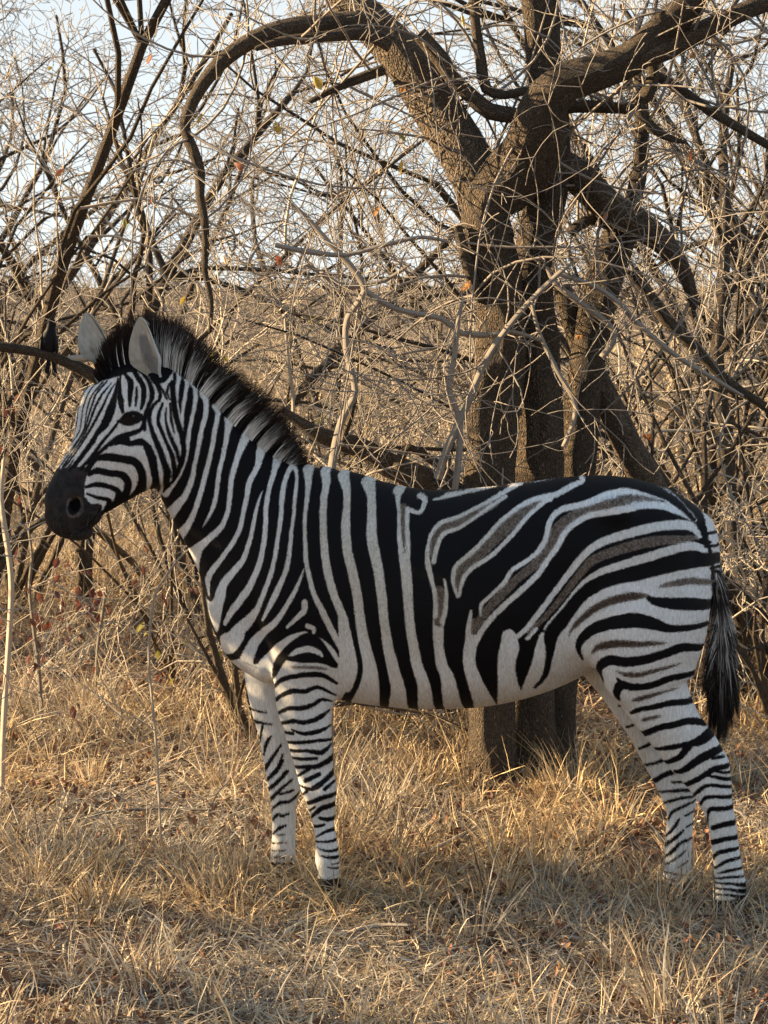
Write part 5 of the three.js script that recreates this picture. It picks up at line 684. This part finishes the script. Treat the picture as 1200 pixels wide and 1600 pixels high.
// ---- dry grass, matted straw and leaf litter (nobody could count them: joined, blade by blade)
{
  const straw = new THREE.MeshPhysicalMaterial({ vertexColors: true, roughness: 0.8, side: THREE.DoubleSide, transmission: 0.25, thickness: 0 });
  const palette = [[0.62, 0.5, 0.3], [0.56, 0.46, 0.3], [0.5, 0.45, 0.36], [0.42, 0.3, 0.17], [0.25, 0.165, 0.105], [0.66, 0.58, 0.42], [0.15, 0.11, 0.085]];
  function blade(b, q, x, y0, z, h, lean, az, curl, width, n, tint) {
    let px = x, py = y0, pz = z, el = 1.57 - lean; const kink = q() < 0.32 ? 0.3 + q() * 0.5 : 2, pts = [[px, py, pz]];
    for (let i = 1; i <= n; i++) { el -= curl * (0.3 + q()); az += (q() - 0.5) * 0.6; if (i / n > kink) el -= 1.1 * q(); px += (Math.cos(el) * Math.cos(az) * h) / n; py = Math.max(0.003 + q() * 0.01, py + (Math.sin(el) * h) / n); pz += (Math.cos(el) * Math.sin(az) * h) / n; pts.push([px, py, pz]); }
    const k = q(), base = palette[k < 0.26 ? 0 : k < 0.46 ? 1 : k < 0.64 ? 2 : k < 0.76 ? 3 : k < 0.85 ? 4 : k < 0.94 ? 5 : 6], t = 0.5 + 0.75 * q() + (q() < 0.15 ? 0.25 : 0), c = base.map((v, j) => v * t * tint[j]);
    strand(b, pts, width, pts.map(() => c), q);
  }
  const patch = (x, z) => fbm(x * 1.1 + 40, z * 1.1 + 90, 3), tone = (x, z) => { const w = smooth(0.35, 0.65, fbm(x * 1.3 + 11, z * 1.3 + 70, 3)); return [lerp(1.08, 0.9, w), lerp(0.98, 0.92, w), lerp(0.84, 1.02, w)]; };
  function field(name, label, seed, d0, d1, wide, cells, fill) {
    const b = new Build(), q = rngOf(seed); for (let k = 0; k < cells; k++) { const d = Math.sqrt(lerp(d0 * d0, d1 * d1, q())), x = (q() * 2 - 1) * (wide * d + 0.4); fill(b, q, x, -d, tone(x, -d)); }
    const m = shade(new THREE.Mesh(b.geometry(), straw)); m.name = name; m.userData = { kind: 'stuff', label, category: 'grass' }; scene.add(m);
  }
  // flattened straw
  field('matted_straw', 'flattened dry straw lying over the soil around the hooves', 51, 5.1, 9.6, 0.185, 66000, (b, q, x, z, t) => { if (q() > 0.4 + 0.9 * smooth(0.3, 0.6, patch(x, z)) - 0.5 * smooth(0.48, 0.66, patch(x + 21, z + 4))) return; blade(b, q, x, 0.004 + q() * q() * 0.055, z, 0.05 + q() * q() * 0.2, 1.0 + q() * 0.6, q() * 6.283, 0.09, 0.0026 + q() * q() * 0.005, 3, t); });
  // short tussocks
  field('dry_grass', 'short dry tussocks of straw-coloured grass in the foreground', 52, 5.1, 10, 0.185, 1900, (b, q, x, z, t) => { const p = smooth(0.32, 0.66, patch(x + 9, z)); if (q() > 0.15 + p) return; const n = 10 + Math.floor(q() * 22), R = 0.03 + q() * 0.07, H = (0.05 + 0.13 * q() * (0.4 + p)) * (z > -6.6 ? 0.8 : 1); for (let k = 0; k < n; k++) { const a = q() * 6.283, rr = Math.sqrt(q()) * R; blade(b, q, x + Math.cos(a) * rr, -0.004, z + Math.sin(a) * rr, H * (0.5 + q() * 0.8), 0.15 + 0.95 * q() * (rr / R), a + (q() - 0.5) * 2, 0.14, 0.0026 + q() * 0.003, 4, t); } });
  // a few stout clumps
  field('grass_clumps', 'stout clumps of taller straw rising from the flattened grass', 58, 5.4, 8.6, 0.175, 85, (b, q, x, z, t) => { const n = 26 + Math.floor(q() * 34), R = 0.04 + q() * 0.06, H = 0.13 + 0.15 * q(); for (let k = 0; k < n; k++) { const a = q() * 6.283, rr = Math.sqrt(q()) * R; blade(b, q, x + Math.cos(a) * rr, -0.004, z + Math.sin(a) * rr, H * (0.4 + q() * 0.9), 0.05 + 0.7 * q() * (rr / R), a + (q() - 0.5), 0.1, 0.0028 + q() * 0.003, 5, t); } });
  // taller grass towards the thicket
  field('tall_grass', 'taller dry grass stalks standing between the zebra and the thicket', 53, 8.2, 18, 0.2, 2000, (b, q, x, z, t) => { const p = smooth(0.36, 0.62, patch(x + 3, z)); if (q() > 0.1 + p) return; const n = 7 + Math.floor(q() * 14), R = 0.05 + q() * 0.1, H = 0.08 + 0.2 * q() * (0.5 + p); for (let k = 0; k < n; k++) { const a = q() * 6.283, rr = Math.sqrt(q()) * R; blade(b, q, x + Math.cos(a) * rr, -0.004, z + Math.sin(a) * rr, H * (0.5 + q() * 0.8), 0.1 + 0.6 * q(), a + (q() - 0.5), 0.08, 0.0028 + q() * 0.0024, 3, t); } });
  field('straw_cover', 'dry straw and broken stems covering the ground under the thicket', 54, 9.4, 24, 0.26, 44000, (b, q, x, z, t) => { blade(b, q, x, 0.004 + q() * q() * 0.1, z, 0.1 + q() * 0.28, 0.7 + q() * 0.8, q() * 6.283, 0.08, 0.004 + q() * 0.004, 2, t); });
  field('far_grass', 'dry straw-coloured grass covering the ground among the far shrubs', 55, 17, 70, 0.3, 52000, (b, q, x, z, t) => { blade(b, q, x, 0, z, 0.2 + q() * 0.5, 0.1 + q() * 0.9, q() * 6.283, 0.15, 0.012 + q() * 0.012, 2, t); });
  field('grass_stalks', 'scattered long bent single grass stalks', 56, 5.3, 11, 0.18, 420, (b, q, x, z, t) => { blade(b, q, x, 0, z, 0.22 + q() * 0.34, 0.1 + q() * 1.0, q() * 6.283, 0.1, 0.003 + q() * 0.0022, 6, t); });
  // fallen leaves
  const q = rngOf(57), b = new Build(), P = leafShape.attributes.position, N = leafShape.attributes.normal, I = leafShape.index, mm = new THREE.Matrix4(), e = new THREE.Euler(), v = V(0, 0, 0), n3 = V(0, 0, 0), qq = new THREE.Quaternion();
  for (let k = 0; k < 22000; k++) {
    const d = Math.sqrt(lerp(26, 260, q())), x = (q() * 2 - 1) * (0.19 * d + 0.4), z = -d; if (q() > 0.2 + 1.5 * smooth(0.42, 0.66, patch(x + 21, z + 4))) continue;
    const s = 0.018 + q() * 0.03, t = 0.35 + q() * 0.7, g = q(), c = [lerp(0.26, 0.3, g) * t, lerp(0.1, 0.17, g) * t, lerp(0.055, 0.09, g) * t]; e.set(-1.57 + (q() - 0.5) * 1.5, q() * 6.28, (q() - 0.5) * 1.5, 'YXZ'); mm.compose(V(x, 0.01 + q() * 0.035, z), qq.setFromEuler(e), V(s, s, s)); const first = b.p.length / 3;
    for (let i = 0; i < P.count; i++) { v.fromBufferAttribute(P, i).applyMatrix4(mm); n3.fromBufferAttribute(N, i).applyQuaternion(qq); b.vert(v.x, Math.max(0.004, v.y), v.z, n3.x, n3.y, n3.z, 0, 0, ...c); } for (let i = 0; i < I.count; i++) b.i.push(first + I.getX(i));
  }
  const litter = shade(new THREE.Mesh(b.geometry(), new THREE.MeshStandardMaterial({ vertexColors: true, roughness: 0.85, side: THREE.DoubleSide }))); litter.name = 'leaf_litter'; litter.userData = { kind: 'stuff', label: 'fallen red-brown leaves scattered over the soil', category: 'leaves' }; scene.add(litter);
}
// ---- small things: perched bird, fallen log, sticks, saplings
{
  const bird = thing('bird', 'black fork-tailed bird perched on a bare branch', 'bird', [-1.379, 1.656, -9.300]), b = new Build(), plume = new THREE.MeshPhysicalMaterial({ color: new THREE.Color(0.007, 0.007, 0.009), roughness: 0.6, specularIntensity: 0.3 });
  bird.scale.setScalar(0.9);
  const rings = [[0.0, 0.148, 0.004, 0.004], [0.002, 0.144, 0.013, 0.014], [0.004, 0.132, 0.0205, 0.022], [0.003, 0.116, 0.0215, 0.023], [-0.001, 0.1, 0.021, 0.022], [-0.006, 0.082, 0.03, 0.028], [-0.01, 0.055, 0.038, 0.034], [-0.011, 0.028, 0.037, 0.033], [-0.009, 0.004, 0.029, 0.026], [-0.006, -0.018, 0.018, 0.015], [-0.004, -0.035, 0.011, 0.008], [-0.003, -0.042, 0.002, 0.002]], S = 18;
  rings.forEach(([x, y, a, c], i) => { for (let k = 0; k <= S; k++) { const t = (k / S) * 6.28319; b.vert(x + Math.cos(t) * a, y, Math.sin(t) * c, Math.cos(t), 0, Math.sin(t)); } if (i) for (let k = 0; k < S; k++) { const p = (i - 1) * (S + 1) + k, q = p + S + 1; b.i.push(p, p + 1, q, p + 1, q + 1, q); } });
  const g = b.geometry(false); g.computeVertexNormals(); part(bird, 'body', g, plume);
  const feather = (dx, tipX) => { const s = new THREE.Shape(); s.moveTo(dx - 0.007, -0.02); s.lineTo(dx + 0.007, -0.02); s.quadraticCurveTo(dx + 0.008 + tipX * 0.2, -0.07, tipX + 0.011, -0.11); s.lineTo(tipX - 0.006, -0.1); s.quadraticCurveTo(dx - 0.012 + tipX * 0.3, -0.06, dx - 0.007, -0.02); return new THREE.ExtrudeGeometry(s, { depth: 0.003, bevelEnabled: true, bevelSize: 0.0008, bevelThickness: 0.0008, bevelSegments: 1 }); };
  part(bird, 'tail_feather', feather(-0.006, -0.026), plume); part(bird, 'tail_feather', feather(0.005, 0.02), plume).position.z = 0.004;
  for (const s of [-1, 1]) { const w = new THREE.SphereGeometry(1, 16, 12); w.scale(0.013, 0.05, 0.028); const wing = part(bird, 'wing', w, plume); wing.position.set(-0.01 + s * 0.031, 0.035, 0); wing.rotation.z = s * 0.1; }
  const beak = part(bird, 'beak', new THREE.ConeGeometry(0.0055, 0.024, 10), new THREE.MeshStandardMaterial({ color: new THREE.Color(0.02, 0.02, 0.02), roughness: 0.4 })); beak.position.set(-0.022, 0.127, 0.01); beak.rotation.z = 1.75;
  for (const s of [-1, 1]) { const bl = new Build(); tube(bl, [[0.008 * s - 0.006, -0.004, 0, 0.0022], [0.009 * s - 0.006, -0.018, 0.002, 0.0018]], 5); part(bird, 'leg', bl.geometry(false), plume); }
  // the branch it sits on
  const perch = thing('bare_branch', 'dark leaning bare branch under the perched black bird', 'branch', [[-1.593, 1.521, -9.300][0] - 0.6, 0, -9.3]), pr = (pts) => pts.map(([x, y, z, rr]) => [x - perch.position.x, y, z - perch.position.z, rr]);
  limb(perch, 'stem', pr([[-2.187, -0.012, -9.300, 0.0425], [-2.116, 0.718, -9.300, 0.0399], [-1.998, 1.255, -9.300, 0.0372], [-1.831, 1.574, -9.300, 0.0319], [-1.644, 1.667, -9.300, 0.0239], [-1.485, 1.659, -9.300, 0.0213], [-1.379, 1.633, -9.300, 0.0213], [-1.274, 1.588, -9.300, 0.0266], [-1.168, 1.527, -9.300, 0.0319], [-1.103, 1.482, -9.300, 0.0239], [-1.024, 1.415, -9.300, 0.0133]]), bark, 9, 0.25);
  limb(perch, 'branch', pr([[-1.326, 1.611, -9.300, 0.0213], [-1.220, 1.627, -9.300, 0.0159], [-1.141, 1.601, -9.300, 0.0133], [-1.061, 1.627, -9.300, 0.0080], [-0.955, 1.601, -9.300, 0.0053]]), twigTones[1], 5, 0);
  const pb = newPair(), rr = rngOf(61); for (const p of bend(pr([[-1.831, 1.574, -9.300, 0.0319], [-1.644, 1.667, -9.300, 0.0239], [-1.485, 1.659, -9.300, 0.0213], [-1.274, 1.588, -9.300, 0.0266], [-1.103, 1.482, -9.300, 0.0239]]), 0.12)) grow(pb, rr, V(p[0], p[1], p[2]), V(rr() - 0.5, rr() - 0.4, rr() - 0.5).normalize(), 0.4 + rr() * 0.4, 0.004, 0, { seg: [0.1, 0.07], wobble: 0.4, lift: [0, 0], kids: [4, 2], angle: [0.4, 1.2], ratio: [0.3, 0.6], thin: 0.0018 }); part(perch, 'twigs', pb.twigs.geometry(false), twigTones[1]).userData.kind = 'stuff';
}
{
  const log = thing('fallen_branch', 'thick fallen grey branch lying behind the zebra\'s back', 'branch', [[0.000, 1.243, -8.600][0], 0, -8.6]), lr = (pts) => pts.map(([x, y, z, r]) => [x - log.position.x, y, z - log.position.z, r]);
  limb(log, 'stem', lr([[-0.393, 1.455, -8.600, 0.0147], [-0.320, 1.401, -8.600, 0.0221], [-0.246, 1.356, -8.600, 0.0319], [-0.163, 1.332, -8.600, 0.0393], [-0.059, 1.287, -8.600, 0.0442], [0.015, 1.238, -8.600, 0.0516], [0.123, 1.188, -8.600, 0.0565], [0.222, 1.144, -8.600, 0.0590], [0.346, 1.059, -8.600, 0.0614], [0.391, 0.922, -8.500, 0.0631]]), limbBark, 12, 0.3);
  limb(log, 'branch', lr([[-0.161, 1.339, -8.500, 0.0170], [-0.126, 1.436, -8.500, 0.0146], [-0.107, 1.533, -8.500, 0.0121]]), limbBark, 6, 0.15); limb(log, 'branch', lr([[0.049, 1.229, -8.500, 0.0219], [0.097, 1.314, -8.500, 0.0170], [0.244, 1.217, -8.500, 0.0194], [0.273, 1.187, -8.500, 0.0146]]), limbBark, 6, 0.15);
  const r = rngOf(99);
  const stem = (name, label, category, pts, mat, twigs = 0, leaves = 0, green = false) => {
    const t = thing(name, label, category, [pts[0][0], 0, pts[0][2]]), p = pts.map(([x, y, z, q]) => [x - pts[0][0], y, z - pts[0][2], q]); limb(t, 'stem', p, mat, 6, 0.12, 0.04);
    if (twigs) { const b = newPair(), line = bend(p, 0.08); for (let k = 0; k < twigs; k++) { const s = line[Math.floor(r() * line.length)]; const one = twigs > 6 ? b : newPair(); grow(one, r, V(s[0], s[1], s[2]), V(r() - 0.5, r() - 0.3, r() - 0.5).normalize(), 0.25 + r() * 0.4, 0.003, 0, { seg: [0.08, 0.06], wobble: 0.4, lift: [0, -0.02], kids: [3, 2], angle: [0.4, 1.2], ratio: [0.3, 0.6], thin: 0.0016 }); if (one !== b) part(t, 'twig', one.twigs.geometry(false), twigTones[1]); }
      if (twigs > 6) part(t, 'twigs', b.twigs.geometry(false), twigTones[1]).userData.kind = 'stuff';
      for (let k = 0; k < leaves; k++) { const e = b.ends[Math.floor(r() * b.ends.length)][0]; addLeaf(t, [e.x + t.position.x + (r() - 0.5) * 0.06, Math.max(0.05, e.y - r() * 0.05), e.z + t.position.z], 0.032 + r() * 0.03, leafMats[green ? 4 : [5, 6, 5, 5][k % 4]], r); } }
    return t;
  };
  stem('dry_sapling', 'pale upright dry stem rising beside the dark-leaved sapling', 'sapling', [[-1.429, -0.077, -8.200, 0.0117], [-1.420, 0.191, -8.200, 0.0117], [-1.406, 0.408, -8.200, 0.0117], [-1.388, 0.624, -8.200, 0.0117], [-1.376, 0.815, -8.200, 0.0117], [-1.383, 0.934, -8.200, 0.0117], [-1.396, 1.029, -8.200, 0.0117], [-1.408, 1.148, -8.200, 0.0094], [-1.396, 1.290, -8.200, 0.0070]], twigTones[3], 5);
  stem('dry_sapling', 'thin grey dry stem curving up in front of the zebra\'s chest', 'sapling', [[-0.751, 0.021, -7.400, 0.0047], [-0.761, 0.318, -7.400, 0.0049], [-0.772, 0.493, -7.400, 0.0049], [-0.786, 0.666, -7.400, 0.0053], [-0.780, 0.796, -7.400, 0.0053], [-0.762, 0.904, -7.400, 0.0053], [-0.716, 0.979, -7.400, 0.0049], [-0.669, 1.037, -7.400, 0.0042], [-0.617, 1.076, -7.400, 0.0032]], twigTones[1], 3);
  stem('leafy_sapling', 'small sapling with hanging dark red leaves beside the pale stem', 'sapling', [[-1.487, 0.033, -9.600, 0.0096], [-1.500, 0.287, -9.600, 0.0096], [-1.519, 0.455, -9.600, 0.0082], [-1.533, 0.623, -9.600, 0.0082], [-1.520, 0.762, -9.600, 0.0069], [-1.534, 0.873, -9.600, 0.0055]], twigTones[2], 18, 120);
  stem('leafy_sapling', 'sprig with sparse red leaves below the zebra\'s muzzle', 'sapling', [[-1.330, 0.033, -10.200, 0.0087], [-1.321, 0.243, -10.200, 0.0087], [-1.295, 0.421, -10.200, 0.0087], [-1.276, 0.540, -10.200, 0.0058]], twigTones[2], 9, 24);
  stem('leafy_sapling', 'sapling with a few green leaves in the gap behind the zebra\'s mane', 'sapling', [[-0.454, 0.052, -10.600, 0.0121], [-0.443, 0.547, -10.600, 0.0121], [-0.456, 0.976, -10.600, 0.0106], [-0.430, 1.341, -10.600, 0.0091], [-0.453, 1.583, -10.600, 0.0091], [-0.468, 1.764, -10.600, 0.0061]], twigTones[1], 12, 34, true);
  const stick = (label, pts, mat) => { const t = thing('dry_stick', label, 'stick', [pts[0][0], 0, pts[0][2]]); limb(t, 'stem', pts.map(([x, , z, q], i) => [x - pts[0][0], pts[i][4] ?? 0.03 + i * 0.012, z - pts[0][2], q]), mat, 6, 0.15, 0.04); };
  stick("pale straight stick lying on the grass under the zebra's belly", [[0.059, 0, -7.194, 0.0060], [0.173, 0, -7.389, 0.0060], [0.330, 0, -7.649, 0.0050]], twigTones[3]);
  stick('dark crooked stick lying in front of the hind hooves', [[0.775, 0, -6.704, 0.0070], [0.655, 0, -6.788, 0.0070], [0.567, 0, -6.925, 0.0060], [0.489, 0, -7.023, 0.0050]], twigTones[2]);
  stick('grey twig curving over the grass beside the near hind hoof', [[1.162, 0, -7.038, 0.0040], [1.157, 0, -6.816, 0.0050], [1.161, 0, -6.608, 0.0050]], twigTones[2]);
  stick('short broken stick half sunk in the straw below the front hooves', [[-0.150, 0, -6.412, 0.0060], [-0.019, 0, -6.476, 0.0060], [0.075, 0, -6.437, 0.0050]], twigTones[1]);
  stick('thin brown stick lying in the shaded grass behind the front legs', [[-1.227, 0, -7.795, 0.0050], [-0.925, 0, -7.937, 0.0060], [-0.621, 0, -7.889, 0.0040]], twigTones[2]);
}
renderer.render(scene, camera);
